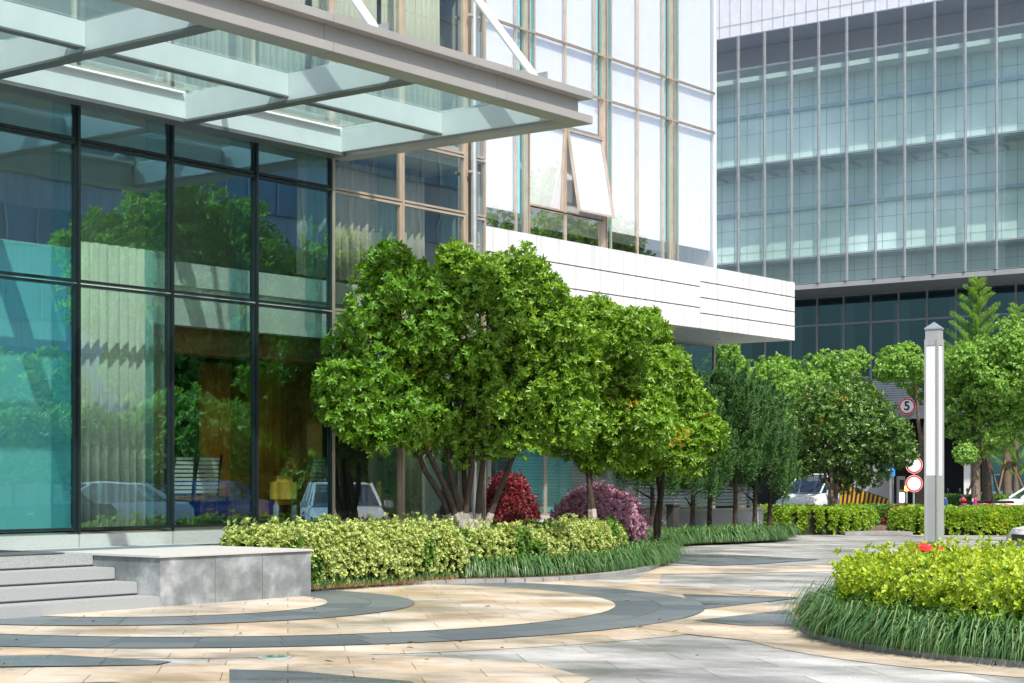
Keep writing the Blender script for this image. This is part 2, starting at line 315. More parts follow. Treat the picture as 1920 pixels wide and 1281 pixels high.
def blade_object(name, mt, p, d, L, Wd, up, parent=None):
    """arching grass blades: root p, horizontal direction d, length L, up = how upright"""
    n = len(p); L = L.reshape(-1, 1); up = up.reshape(-1, 1); z = np.array([0, 0, 1.])
    sdv = unit(np.cross(d, z)); ss = [0, .3, .55, .8, 1.0]; v = np.empty((n, 10, 3)); jx = rng.uniform(.75, 1.25, (n, 1))
    for i, s in enumerate(ss):
        c = p+d*L*jx*.60*math.sin(s*1.5)**1.3+z*L*up*.58*math.sin(3.0*s**.82); wdt = Wd*(1-s*s*.9)
        v[:, 2*i] = c-sdv*wdt; v[:, 2*i+1] = c+sdv*wdt
    v[:, :, 2] = np.maximum(v[:, :, 2], .01)
    me = bpy.data.meshes.new(name); me.vertices.add(n*10); me.vertices.foreach_set('co', v.astype(np.float32).ravel())
    idx = (np.arange(n)[:, None]*10+np.array([0, 1, 3, 2, 2, 3, 5, 4, 4, 5, 7, 6, 6, 7, 9, 8])[None]).ravel()
    me.loops.add(n*16); me.loops.foreach_set('vertex_index', idx.astype(np.int32)); me.polygons.add(n*4)
    me.polygons.foreach_set('loop_start', (np.arange(n*4)*4).astype(np.int32)); me.polygons.foreach_set('loop_total', np.full(n*4, 4, np.int32)); me.update(calc_edges=True)
    return link(name, me, mt, parent)
def whorls(p, out, k, L, spread=(.5, 1.25), W=.42, Lj=.3):
    """k leaves around each twig tip p whose outward direction is out"""
    n = len(p); out = unit(out); a = unit(np.cross(out, rdir(n))); b = np.cross(out, a)
    ph = (rng.random(n)[:, None]+np.arange(k)[None]/k+rng.normal(0, .03, (n, k)))*2*math.pi
    th = rng.uniform(*spread, (n, k))
    rad = a[:, None]*np.cos(ph)[..., None]+b[:, None]*np.sin(ph)[..., None]
    ax = out[:, None]*np.cos(th)[..., None]+rad*np.sin(th)[..., None]
    nr = out[:, None]*np.sin(th)[..., None]-rad*np.cos(th)[..., None]
    pp = p[:, None]+ax*L*.08-out[:, None]*rng.uniform(0, L*.5, (n, k))[..., None]
    LL = L*rng.uniform(1-Lj, 1+Lj*.6, n*k)
    return pp.reshape(-1, 3), ax.reshape(-1, 3), nr.reshape(-1, 3), LL, LL*W
def blobs_px(lst, D, dj=.8, slant=0):
    out = []
    for b in lst:
        px, py, r = b[:3]; d = D+(b[3] if len(b) > 3 else random.uniform(-dj, dj))-slant*max(0, 850-px)/250; c = P3(px, py, d); out.append((np.array(c), r*d/F))
    return out
def subclump(blobs, n, rr, lo=.85, hi=1.16):
    """small clumps over the surface of big ones: an uneven crown"""
    out = []; vols = np.array([b[1]**2 for b in blobs]); vols = vols/vols.sum()
    for c, r in blobs:
        out.append((c, r*.72))
    for i in rng.choice(len(blobs), n, p=vols):
        c, r = blobs[i]; d = rdir(1)[0]; q = rng.uniform(*rr); out.append((c+d*(r-q*.75)*rng.uniform(lo, hi), q))
    return out
def crown_tips(blobs, dens, clip=None, squash=.85, inner=.3):
    P, O = [], []
    for c, r in blobs:
        n = max(3, int(4*math.pi*r*r*dens)); d = rdir(n); rr = np.where(rng.random(n) < inner, rng.uniform(.45, .9, n), rng.uniform(.88, 1.08, n))
        q = d*rr[:, None]*r; q[:, 2] *= squash; P.append(c+q); O.append(d+np.array([0, 0, .35]))
    P = np.concatenate(P); O = unit(np.concatenate(O)); keep = np.ones(len(P), bool)
    for c, r in blobs:
        e = P-c; e[:, 2] /= squash; keep &= ~((np.linalg.norm(e, axis=1) < r*.6) & (rng.random(len(P)) < .85))
    if clip is not None: keep &= clip(P)
    return P[keep], O[keep]
def clip_front(P): return ~((P[:, 1] > 18.3) & (P[:, 0] < 23.4)) & (P[:, 2] > .1)
def trunk_tubes(mb, base, tips, r0, r1=.02, wig=.08, stems=None):
    for t in tips:
        b = Vector(base)+Vector((random.uniform(-.12, .12), random.uniform(-.12, .12), 0)); t = Vector(t); pts, rad = [], []
        for i in range(7):
            s = i/6; q = b.lerp(t, s); q.z = b.z+(t.z-b.z)*(s**.8); bow = math.sin(s*math.pi)*.5
            pts.append(q+Vector((random.uniform(-wig, wig), random.uniform(-wig, wig), 0))*(bow+.2)); rad.append(r0+(r1-r0)*s)
        mb.tube(pts, rad, 8)
        if stems is not None: stems.append((pts, rad))
        for k in (3, 4, 5):
            q = pts[k]; e = q+Vector((random.uniform(-.7, .7), random.uniform(-.7, .7), random.uniform(.3, .8))); mb.tube([q, (q+e)/2+Vector((0, 0, .06)), e], [rad[k]*.6, rad[k]*.4, .008], 6)

def broad_tree(name, label, cat, base, blobs, nclump, rr, dens, k, L, leaf, bark, r0, ntr, group=None, fork=0, clip=None, yellow=0, lime=False, lean=None, W=.42, spread=(.5, 1.25), squash=.85, inner=.3):
    root = empty(name, (*base, 0)); tag(root, label, cat, group)
    bl = subclump(blobs, nclump, rr, *((.6, 1.35) if 'ginkgo' in name else (.85, 1.18))); P, O = crown_tips(bl, dens, clip, squash, inner)
    if yellow:
        c = P[rng.integers(0, len(P), 9)]; dm = np.min(np.linalg.norm(P[:, None]-c[None], axis=2), axis=1); ysel = (dm < .28) & (rng.random(len(P)) < yellow)
    else: ysel = np.zeros(len(P), bool)
    leaf_object('crown', leaf, *whorls(P[~ysel], O[~ysel], k, L, spread, W), parent=root)
    if ysel.any(): leaf_object('young_shoots', M['lf_new'], *whorls(P[ysel]+O[ysel]*.04, O[ysel], k, L*.8, (.3, .9), W), parent=root)
    stems = []; mb = MB(); big = sorted(blobs, key=lambda b: -b[1])[:ntr]
    if fork:
        mb.tube([(base[0], base[1], -.02), (base[0]+.02, base[1], fork*.5), (base[0], base[1]+.02, fork+.1)], [r0*1.25, r0, r0*.85], 12)
        trunk_tubes(mb, (*base, fork-.05), [tuple(b[0]+np.array([0, 0, b[1]*.2])) for b in big], r0*.5)
    else: trunk_tubes(mb, (*base, -.02), [tuple(b[0]+np.array([0, 0, b[1]*.2])) for b in big], r0, stems=stems)
    mb.build('trunk', bark, root, smooth=True)
    if lime:
        m2 = MB()
        for pts, rad in stems:
            f = min(1, .98/max(.01, pts[2].z)); m2.tube([pts[0], pts[1], pts[1].lerp(pts[2], max(0.05, (min(.98, pts[2].z)-pts[1].z)/(pts[2].z-pts[1].z)))], [rad[0]+.006, rad[1]+.006, rad[1]+.004], 9)
        m2.build('limewash_band', M['limewash'], root, smooth=True)
    return root

def wob(x, y, s=1.0):
    return (np.sin(x*3.1*s+1.3)*np.sin(y*2.7*s+.4)+.6*np.sin(x*6.3*s+y*4.1*s)+.4*np.sin(x*11*s-y*9.3*s+2))/2
def hedge_path(path, hw, H, n, rough=.06):
    """points and outward directions over a rounded clipped hedge along a path"""
    path = np.array(path, float); seg = np.diff(path, axis=0); ln = np.linalg.norm(seg, axis=1); cum = np.concatenate([[0], np.cumsum(ln)])
    s = rng.uniform(-hw*.6, cum[-1]+hw*.6, n); sc = np.clip(s, 0, cum[-1]-1e-6); i = np.clip(np.searchsorted(cum, sc, 'right')-1, 0, len(ln)-1)
    f = (sc-cum[i])/ln[i]; c = path[i]+seg[i]*f[:, None]; d = seg[i]/ln[i][:, None]; nn = np.stack([-d[:, 1], d[:, 0]], 1)
    over = np.clip(np.abs(s-sc)/(hw*.6), 0, 1); shr = np.sqrt(1-over**2*.9)
    t = rng.uniform(0, math.pi, n); cs, sn = np.cos(t), np.sin(t); ex = .45
    lx = np.sign(cs)*np.abs(cs)**ex*hw*shr; lz = np.abs(sn)**ex*H*(.75+.25*shr)
    dep = np.where(rng.random(n) < .3, rng.uniform(.82, .97, n), rng.uniform(.96, 1.03, n)); lx *= dep; lz *= dep
    p = np.stack([c[:, 0]+nn[:, 0]*lx+d[:, 0]*(s-sc), c[:, 1]+nn[:, 1]*lx+d[:, 1]*(s-sc), lz], 1)
    o = np.stack([nn[:, 0]*cs+d[:, 0]*np.sign(s-sc)*over, nn[:, 1]*cs+d[:, 1]*np.sign(s-sc)*over, sn*1.1+.15], 1); o = unit(o)
    p += o*(wob(p[:, 0], p[:, 1]+p[:, 2]*1.7)[:, None])*rough; p[:, 2] = np.maximum(p[:, 2], .03)
    return p, o
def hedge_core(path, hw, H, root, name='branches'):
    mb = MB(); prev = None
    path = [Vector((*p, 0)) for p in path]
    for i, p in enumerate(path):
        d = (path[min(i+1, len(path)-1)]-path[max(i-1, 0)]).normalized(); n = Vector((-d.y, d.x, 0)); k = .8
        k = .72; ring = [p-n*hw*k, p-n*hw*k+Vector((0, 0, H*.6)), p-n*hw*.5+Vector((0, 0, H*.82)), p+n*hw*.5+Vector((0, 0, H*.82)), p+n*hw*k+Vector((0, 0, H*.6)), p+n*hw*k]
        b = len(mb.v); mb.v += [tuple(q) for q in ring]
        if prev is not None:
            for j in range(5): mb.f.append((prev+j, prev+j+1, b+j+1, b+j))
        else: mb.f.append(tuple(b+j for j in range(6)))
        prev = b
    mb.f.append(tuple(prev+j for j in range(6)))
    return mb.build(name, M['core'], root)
def resample(path, step=.4):
    p = np.array(path, float); out = [p[0]]
    for a, b in zip(p[:-1], p[1:]):
        n = max(1, int(np.linalg.norm(b-a)/step))
        for i in range(1, n+1): out.append(a+(b-a)*i/n)
    return np.array(out)
def smooth_path(path, it=2):
    p = np.array(path, float)
    for _ in range(it):
        q = [p[0]]
        for a, b in zip(p[:-1], p[1:]): q += [a*.75+b*.25, a*.25+b*.75]
        q.append(p[-1]); p = np.array(q)
    return p
def hedge(name, label, cat, path, hw, H, n, mt, L, k=5, group=None, W=.5, rough=.06, mix=None, shoots=0):
    path = smooth_path(path); root = empty(name, (*[float(x) for x in path[len(path)//2]], 0)); tag(root, label, cat, group)
    p, o = hedge_path(path, hw, H, n, rough)
    o = unit(o+rng.normal(0, .25, o.shape))
    if shoots:
        si = rng.random(n) < shoots; p[si] += np.array([0, 0, 1])*rng.uniform(.02, .14, (si.sum(), 1))*(p[si, 2:3] > H*.7)
    if mix:
        m2, frac, sc = mix; sel = wob(p[:, 0]*sc, p[:, 1]*sc+p[:, 2]*sc) > frac
        leaf_object('leaves', m2, *whorls(p[sel], o[sel], k, L, (.3, 1.2), W), parent=root); p, o = p[~sel], o[~sel]
    leaf_object('leaves', mt, *whorls(p, o, k, L, (.3, 1.2), W), parent=root)
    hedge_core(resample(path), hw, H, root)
    return root
def grass_strip(name, label, path, hw, n, L=.42, group=None, straw=.03):
    """overhanging lilyturf along a path; the blades fall to both sides"""
    path = smooth_path(path); seg = np.diff(path, axis=0); ln = np.linalg.norm(seg, axis=1); cum = np.concatenate([[0], np.cumsum(ln)])
    nt_ = n//22; s = rng.uniform(0, cum[-1], nt_); i = np.clip(np.searchsorted(cum, s, 'right')-1, 0, len(ln)-1); f = (s-cum[i])/ln[i]
    c = path[i]+seg[i]*f[:, None]; d = seg[i]/ln[i][:, None]; nn = np.stack([-d[:, 1], d[:, 0]], 1)
    off = rng.uniform(-hw, hw, nt_); root = c+nn*off[:, None]
    p = np.repeat(root, 22, 0)+rng.normal(0, .05, (nt_*22, 2)); side = np.repeat(off/hw, 22); nr = np.repeat(nn, 22, 0); dd = np.repeat(d, 22, 0)
    dirv = nr*(side*1.4+rng.normal(0, .55, len(p)))[:, None]+dd*rng.normal(0, .55, len(p))[:, None]; dirv = unit(dirv)
    dirv = np.concatenate([dirv, np.zeros((len(p), 1))], 1); p = np.concatenate([p, np.full((len(p), 1), .03)], 1)
    LL = L*rng.uniform(.75, 1.35, len(p))*(1+.15*np.repeat(rng.normal(0, 1, nt_), 22)); upr = rng.uniform(.45, 1.0, len(p))
    o = blade_object(name, M['lf_grass'], p, dirv, LL, .0085, upr); tag(o, label, 'grass', group, 'stuff')
    return o

# ============================================================ GROUND
g = MB(); g.add([(-600, -600, 0), (900, -600, 0), (900, 900, 0), (-600, 900, 0)], [(0, 1, 2, 3)]); tag(g.build('ground', M['asphalt']), kind='structure')
def sheet(name, pts, z, mt):
    m = MB(); m.add([(p[0], p[1], z) for p in pts], [tuple(range(len(pts)))]); o = m.build(name, mt); o.data.materials[0] = mt; tag(o, kind='structure'); 
    if o.data.polygons[0].normal.z < 0: o.data.flip_normals()
    return o
def circ(c, r, n=96, a0=0, a1=2*math.pi): return [(c[0]+r*math.cos(a0+(a1-a0)*i/n), c[1]+r*math.sin(a0+(a1-a0)*i/n)) for i in range(n+(0 if a1-a0 > 6.28 else 1))]
def pxs(l): return [PG(*q) for q in l]
plaza = [PD(-700, 8), PD(2700, 8), PD(2700, 51), PD(1000, 56), PD(-700, 40)]
sheet('plaza_pavement', plaza, .004, M['pave_grey'])
C1 = (14.65, 15.4); C2 = (13.9, 16.2)
Lc, Dc = 7.0, 16.9; ISL = (CA*Dc+SA*Lc, SA*Dc-CA*Lc); RI = 4.08
sheet('tan_ring_pavement', circ(C1, 6.35), .008, M['pave_tan'])
sheet('tan_island_border_pavement', circ(ISL, RI+.75), .009, M['pave_tan'])
sheet('tan_wave_pavement', pxs([(-300, 1262), (300, 1250), (640, 1228), (860, 1236), (1010, 1247), (1110, 1275), (1000, 1330), (420, 1300), (200, 1281), (-300, 1300)]), .010, M['pave_tan'])
sheet('tan_far_pavement', pxs([(1150, 1108), (1240, 1062), (1430, 1064), (1560, 1058), (1560, 1072), (1400, 1076), (1240, 1078), (1235, 1100), (1500, 1112), (1500, 1122), (1320, 1112), (1180, 1112)]), .010, M['pave_tan'])
sheet('tan_diagonal_pavement', pxs([(1180, 1176), (1310, 1158), (1500, 1130), (1520, 1146), (1300, 1170), (1430, 1186), (1500, 1190), (1510, 1215), (1300, 1192)]), .011, M['pave_tan'])
for i, q in enumerate([[(1300, 1166), (1480, 1145), (1500, 1176), (1400, 1176)], [(1280, 1116), (1500, 1123), (1310, 1145)],
        [(1236, 1038), (1342, 1040), (1538, 1050), (1425, 1059), (1335, 1062), (1240, 1055)], [(430, 1258), (560, 1262), (770, 1281), (860, 1320), (430, 1320)],
        [(-60, 1233), (113, 1231), (323, 1243), (290, 1250), (-60, 1254)]]):
    sheet('dark_wedge_pavement', pxs(q), .014, M['pave_dark'])
def ringpave(c, r0, r1, a0, a1, rows, seg, z):
    m = MB(); g_ = .004
    for j in range(rows):
        ra, rb = r0+(r1-r0)*j/rows+g_, r0+(r1-r0)*(j+1)/rows-g_; n = int((a1-a0)*(ra+rb)/2/seg)
        for i in range(n):
            b0 = a0+(a1-a0)*(i+(j % 2)*.5)/n+g_/ra; b1 = a0+(a1-a0)*(i+1+(j % 2)*.5)/n-g_/ra; vs = []
            for r_, A in ((ra, (b0, (b0+b1)/2, b1)), (rb, (b1, (b0+b1)/2, b0))):
                for a in A: vs.append((c[0]+r_*math.cos(a), c[1]+r_*math.sin(a), z))
            m.add(vs, [tuple(range(6))])
    return m
sheet('dark_ring_bed_pavement', circ(C1, 5.5), .0115, M['groove'])
tag(ringpave(C1, 4.45, 5.5, 0, 2*math.pi, 2, .75, .0155).build('dark_ring_pavement', M['pave_ring']), kind='structure')
sheet('tan_disc_pavement', circ(C1, 4.45), .0195, M['pave_tan'])
sheet('dark_inner_disc_pavement', circ(C2, 3.15), .0235, M['groove'])
tag(ringpave(C2, 2.1, 3.15, 0, 2*math.pi, 2, .7, .0275).build('dark_inner_ring_pavement', M['pave_ring']), kind='structure')
sheet('tan_inner_disc_pavement', circ(C2, 2.1), .0315, M['pave_tan'])
# glass ground light near the steps
c = PG(515, 1237); fl = empty('ground_light', (c[0], c[1], .02)); tag(fl, 'small round green glass light set flush in the paving', 'ground light')
MB().lathe((c[0], c[1], .011), [(.14, 0), (.14, .012), (.11, .014)], 24).build('ring', M['steel'], fl); MB().lathe((c[0], c[1], .0255), [(.105, 0), (.10, .004)], 24).build('lens', M['glass_aqua'], fl)

# ============================================================ LOBBY BUILDING (entrance front, y = 18.5)
V1 = 18.5; U0 = 14.64; B = 1.6
lob = empty('lobby_building', (14.6, V1, 0)); tag(lob, 'teal glass lobby front with dark mullions behind the entrance steps', 'building')
UL, UR = U0-6*B, 23.2
us = [U0+B*i for i in range(-6, 6)]          # mullions; last column at 22.64
rows = [.83, 4.07, 5.92, 6.9, 10.6, 14.0]
m = MB(); m.box(UL-.02, UR, V1-.04, V1+.32, .05, .79); m.box(UL, UR, V1-.055, V1-.041, .60, .605)
m.build('stone_base', M['granite'], lob, bevel=.004)
mj = MB()
for u in us[::1]: mj.box(u-.004, u+.004, V1-.0445, V1-.0415, .06, .785)
mj.build('base_joint', M['groove'], lob)
def window(parent, x0, x1, z0, z1, y, glass, fr, fw=.035, face='y', dep=.09, gname='pane'):
    """a framed pane; face 'y' = front in a y plane, 'x' = front in an x plane"""
    b = MB()
    for a in ((x0, x0+fw, z0, z1), (x1-fw, x1, z0, z1), (x0+fw, x1-fw, z0, z0+fw), (x0+fw, x1-fw, z1-fw, z1)):
        if face == 'y': b.box(a[0], a[1], y-.02, y+dep-.02, a[2], a[3])
        else: b.box(y-.02, y+dep-.02, a[0], a[1], a[2], a[3])
    f = b.build('window', fr, parent)
    g_ = MB()
    if face == 'y': g_.box(x0+fw, x1-fw, y+.01, y+.022, z0+fw, z1-fw)
    else: g_.box(y+.01, y+.022, x0+fw, x1-fw, z0+fw, z1-fw)
    g_.build(gname, glass, f); return f
for i, u in enumerate(us[:-1]):
    for j, (z0, z1) in enumerate(zip(rows[:-1], rows[1:])):
        gm = M['glass_teal'] if (j < 3 and i < 9) else M['glass_up']
        window(lob, u+.012, u+B-.012, z0+.012, z1-.012, V1, gm, M['mullion'] if j < 3 and i < 9 else M['bronze'])
for z0, z1 in zip(rows[:-1], rows[1:]): window(lob, us[-1]+.16, UR-.02, z0+.012, z1-.012, V1, M['glass_up'], M['bronze'])
for u in us:
    b = MB(); b.box(u-.02, u+.02, V1-.05, V1-.022, .8, 14); b.build('mullion', M['mullion'] if u < 19 else M['bronze'], lob)
    b = MB(); b.box(u-.006, u+.006, V1+.10, V1+.52, .83, 3.92); b.box(u-.006, u+.006, V1+.10, V1+.52, 4.1, 6.8); b.build('glass_fin', M['glass_aqua'], lob)
cu = us[-1]+.08
b = MB(); b.tube([(cu, V1-.13, .2), (cu, V1-.13, 14)], .055, 12); b.build('column_pipe', M['silver'], lob, smooth=True)
b = MB()
for z in (5.4, 6.6, 9.2): b.box(cu-.14, cu+.14, V1-.15, V1-.11, z, z+.04)
b.build('pipe_clamp', M['bronze'], lob)
# interior shell: floor, slab with pale bulkhead, back wall, side return, roof
m = MB(); m.box(UL, UR-.1, V1+.33, 26, .3, .80); m.build('floor', M['floor'], lob)
m = MB(); m.box(UL, UR-.1, V1+.62, 26, 4.28, 4.62); m.build('floor_slab', M['int_white'], lob)
m = MB(); m.box(U0+B, UR-.1, V1+.66, V1+.9, 3.72, 4.279); m.build('bulkhead', M['int_white'], lob)
m = MB(); m.box(U0+B, UR-.1, V1+.92, V1+1.4, 3.35, 3.72); m.build('timber_pelmet', M['int_brown'], lob)
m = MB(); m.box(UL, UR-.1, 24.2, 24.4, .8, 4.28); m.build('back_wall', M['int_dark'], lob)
m = MB(); m.box(UL, UR-.1, 22.2, 22.4, 4.62, 13.9); m.build('upper_back_wall', M['int_white'], lob)
m = MB(); m.box(UL, UR-.1, V1+.12, 22.2, 6.72, 7.05); m.box(UL, UR-.1, V1+.12, 22.2, 10.4, 10.8); m.build('upper_slab', M['int_white'], lob)
m = MB(); m.box(UR-.1, UR, V1+.1, 26, .05, 14); m.box(UL-.1, UL, V1+.1, 26, .05, 14); m.build('side_wall', M['granite'], lob)
m = MB(); m.box(UL-.1, UR, V1+.1, 26.2, 14.01, 14.4); m.build('roof', M['canopy'], lob)
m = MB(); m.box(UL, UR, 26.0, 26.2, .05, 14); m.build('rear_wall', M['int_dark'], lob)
m = MB(); m.box(U0+B*3+.9, U0+B*3+1.35, V1+1.5, V1+1.9, .8, 3.7); m.box(U0+B*2+.5, U0+B*2+.9, V1+3.2, V1+3.6, .8, 3.7); m.build('inner_column', M['int_brown'], lob)
# curtains and blinds are things hung behind the panes
def curtain(x0, x1, y, z0, z1, mt, label, amp=.05, wl=.16):
    m = MB(); n = int((x1-x0)/.02); ph = random.uniform(0, 6)
    for i in range(n+1):
        x = x0+(x1-x0)*i/n; d = amp*math.sin(x*2*math.pi/wl+ph+.8*math.sin(x*7))+amp*.4*math.sin(x*2*math.pi/(wl*2.7))
        m.v += [(x, y+d, z0), (x, y+d*.6, z1)]
        if i: m.f.append((2*i-2, 2*i, 2*i+1, 2*i-1))
    for i in range(n+1):
        a = m.v[2*i]; b_ = m.v[2*i+1]; m.v += []
    o = m.build('curtain', mt, smooth=True); tag(o, label, 'curtain', 'curtains behind the lobby glass')
    md = o.modifiers.new('thickness', 'SOLIDIFY'); md.thickness = .006
    return o
curtain(U0+.46, U0+1.80, V1+.575, .82, 4.72, M['sheer'], 'full height sheer white curtain in the second glass bay from the left')
curtain(U0+B+.6, U0+B+1.2, V1+2.9, .82, 3.4, M['amber'], 'narrow amber curtain beside the sheer white one')
curtain(U0+2*B-.5, U0+2*B+.2, V1+2.2, .82, 3.4, M['amber'], 'thin amber curtain strip behind the slatted chairs')
curtain(U0+3*B-.2, U0+3*B+1.5, V1+2.72, .82, 3.4, M['amber'], 'wide amber curtain behind the mustard sofa')
curtain(U0+3*B+1.3, U0+4*B+.7, V1+2.7, .82, 3.6, M['amber'], 'amber curtain just left of the large multi-stemmed tree')
curtain(U0+4*B+.1, U0+4*B+1.4, V1+.8, .82, 3.6, M['sheer'], 'greenish curtain seen behind the stems of the large tree')
curtain(U0+3*B+.1, U0+5*B-.1, V1+.8, 4.7, 6.6, M['sheer'], 'pale upstairs curtain above the large tree')
for k, lb in enumerate(['upper sheer curtain above the canopy roof, left end', 'upper sheer curtain above the canopy, beside the thinner canopy rod', 'upper sheer curtain between the two white canopy rods', 'upper sheer curtain left of the bronze pipe column']):
    curtain(U0+B*(k+1.05), U0+B*(k+1.95), V1+.5, 7.1, 10.35, M['sheer'], lb, .04, .13)
b = MB(); b.box(UL+.2, U0+.45, V1+.56, V1+.58, .82, 4.6); tag(b.build('roller_blind', M['int_teal']), 'flat pale green blind filling the leftmost lobby bays', 'blind')
# chairs and sofa in the lobby
def slat_chair(loc, rz, label):
    root = empty('slatted_chair', loc, rz); tag(root, label, 'chair', 'slatted chairs inside the lobby')
    m = MB(); 
    for s in (-1, 1): m.tube([(s*.23, .22, .40), (s*.23, .25, .75), (s*.22, .33, 1.08)], .022, 6)
    m.build('back_post', M['black'], root, world=False)
    m = MB()
    for k in range(9): z = .50+k*.062; m.box(-.21, .21, .235+.09*(z-.5), .25+.09*(z-.5), z, z+.042)
    m.build('backrest', M['int_white'], root, world=False)
    MB().box(-.25, .25, -.22, .24, .40, .46).build('seat', M['int_brown'], root, world=False)
    for a in (-1, 1):
        for c_ in (-1, 1): MB().tube([(a*.21, c_*.19, 0), (a*.21, c_*.19, .40)], .018, 6).build('leg', M['black'], root, world=False)
    return root
def at_v(px, v):                            # position in the plane y = v seen in column px
    t = (px-HX)/F; D = v/(SA-CA*t); return (D*(CA+SA*t), v)
q = at_v(368, 20.2); slat_chair((q[0], q[1], .80), R(178), 'slatted cream and dark chair seen whole through the glass')
q = at_v(318, 20.2); slat_chair((q[0], q[1], .80), R(186), 'slatted chair half hidden by the mullion beside the sheer curtain')
y0 = V1+1.55; a = at_v(430, y0+.3); b_ = at_v(575, y0+.3)
sf = empty('sofa', ((a[0]+b_[0])/2, y0+.5, .8)); tag(sf, 'low mustard and brown sofa with a rolled arm behind the glass', 'sofa')
MB().box(a[0], b_[0], y0+.2, y0+.9, .86, 1.24).build('seat', M['int_brown'], sf, bevel=.05); MB().box(a[0]+.05, b_[0], y0+.91, y0+1.15, .86, 1.66).build('backrest', M['amber'], sf, bevel=.08)
c_ = at_v(537, y0); m = MB(); m.box(c_[0]-.27, c_[0]+.27, y0-.05, y0+.19, 1.10, 1.56); m.build('rolled_arm', M['yellow_cloth'], sf, smooth=True, bevel=.09)
for dx in (-.2, .2): MB().box(c_[0]+dx-.03, c_[0]+dx+.03, y0+.0, y0+.06, .802, 1.099).build('leg', M['int_white'], sf)

# platform, steps
st = empty('entrance_steps', (12, 15.65, 0)); tag(st, 'four wide speckled granite entrance steps rising to a landing', 'steps')
for k in range(4):
    v0 = 15.63+.4*k; MB().box(4, 13.565, v0, v0+.40 if k < 3 else V1-.06, .155*k+.012, .155*(k+1)).build('step', M['granite_step'], st, bevel=.012)
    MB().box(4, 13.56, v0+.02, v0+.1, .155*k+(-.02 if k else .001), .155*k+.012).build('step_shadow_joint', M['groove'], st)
pb = empty('granite_plinth', (14.8, 15.65, 0)); tag(pb, 'weathered grey granite block with pale top slab beside the steps', 'plinth')
MB().box(13.57, 16.05, 15.64, V1-.06, .0, .592).build('body', M['granite_stain'], pb, bevel=.003)
MB().box(13.545, 16.08, 15.615, V1-.05, .594, .624).build('top_slab', M['granite'], pb, bevel=.006)
m = MB()
for u in (14.42, 15.2): m.box(u-.003, u+.003, 15.637, 15.6385, .02, .59)
m.build('joint', M['groove'], pb)
mt_ = MB().box(4.5, 13.2, 16.9, 18.3, .624, .64).build('door_mat', M['mat'], bevel=.004); tag(mt_, 'long dark mat laid on the top landing of the steps', 'mat')

# ============================================================ ENTRANCE CANOPY
cn = empty('entrance_canopy', (14, 16, 0)); tag(cn, 'grey steel and glass canopy jutting out over the entrance steps', 'canopy')
VE, UE, ZB = 13.82, 19.68, 6.37; UW = 2.0; Vw = V1-.06
segs = [UW, 8.0, 11.3, 14.55, 17.75, UE]   # cladding joints
for a0, a1 in zip(segs[:-1], segs[1:]):
    e0, e1 = a0+.004, a1-.004
    MB().box(e0, e1, VE, VE+.32, ZB, ZB+.11).build('lower_flange', M['canopy'], cn, bevel=.004)
    MB().box(e0, e1 if a1 < UE else UE-.14, VE+.15, VE+.30, ZB+.112, ZB+.338).build('fascia_web', M['canopy'], cn)
    MB().box(e0, e1, VE, VE+.34, ZB+.34, ZB+.44).build('upper_flange', M['canopy'], cn, bevel=.004)
# end edge beam (far end), wall beam
MB().box(UE-.32, UE, VE+.322, Vw, ZB, ZB+.11).build('end_flange', M['canopy'], cn, bevel=.004)
MB().box(UE-.28, UE-.15, VE+.344, Vw, ZB+.112, ZB+.338).build('end_web', M['canopy_web'], cn)
MB().box(UE-.34, UE, VE+.342, Vw, ZB+.34, ZB+.44).build('end_upper_flange', M['canopy'], cn, bevel=.004)
MB().box(UW, UE-.325, Vw-.30, Vw, ZB+.002, ZB+.05).build('wall_flange', M['canopy_edge'], cn)
MB().box(UW, UE-.325, Vw-.30, Vw-.2, ZB+.052, ZB+.40).build('wall_beam', M['canopy_web'], cn)
bu = [UE-.16-3.27*i for i in range(1, 6)]
MB().box(UE-.40, UE-.325, VE+.33, Vw-.305, ZB+.06, ZB+.39).build('end_beam_cladding', M['canopy_web'], cn)
for u in bu:
    MB().box(u-.06, u+.06, VE+.33, Vw-.305, ZB+.035, ZB+.39).build('cross_beam', M['canopy_web'], cn)
    MB().box(u-.10, u+.10, VE+.322, Vw-.302, ZB+.002, ZB+.033).build('cross_beam_flange', M['canopy_edge'], cn)
xs = sorted([UW]+bu)+[UE-.34]
for a0, a1 in zip(xs[:-1], xs[1:]):
    vm = 16.22
    MB().box(a0+.062, a1-.065, vm-.05, vm+.05, ZB+.095, ZB+.385).build('purlin', M['canopy_web'], cn)
    MB().box(a0+.11, a1-.11, vm-.07, vm+.07, ZB+.07, ZB+.093).build('purlin_flange', M['canopy_edge'], cn)
    for w0, w1 in ((VE+.345, vm-.02), (vm+.02, Vw-.2)):
        MB().box(a0+.02, a1-.02, w0, w1, ZB+.402, ZB+.418).build('roof_pane', M['glass_roof'], cn)
    for w0 in (VE+.36, vm+.07, Vw-.36): MB().box(a0+.12, a1-.12, w0, w0+.05, ZB+.375, ZB+.40).build('glazing_bar', M['white'], cn)
for i, u in enumerate((18.95, 15.75)):
    m = MB(); m.tube([(u, VE+.32, ZB+.42), (u, V1-.2, ZB+.42+1.22*(V1-.2-VE-.32))], .055, 16); m.build('support_rod', M['white'], cn, smooth=True)
    m = MB(); m.box(u-.10, u+.10, VE+.22, VE+.40, ZB+.44, ZB+.47); m.box(u-.012, u+.012, VE+.24, VE+.42, ZB+.47, ZB+.62); m.build('rod_bracket', M['silver'], cn)

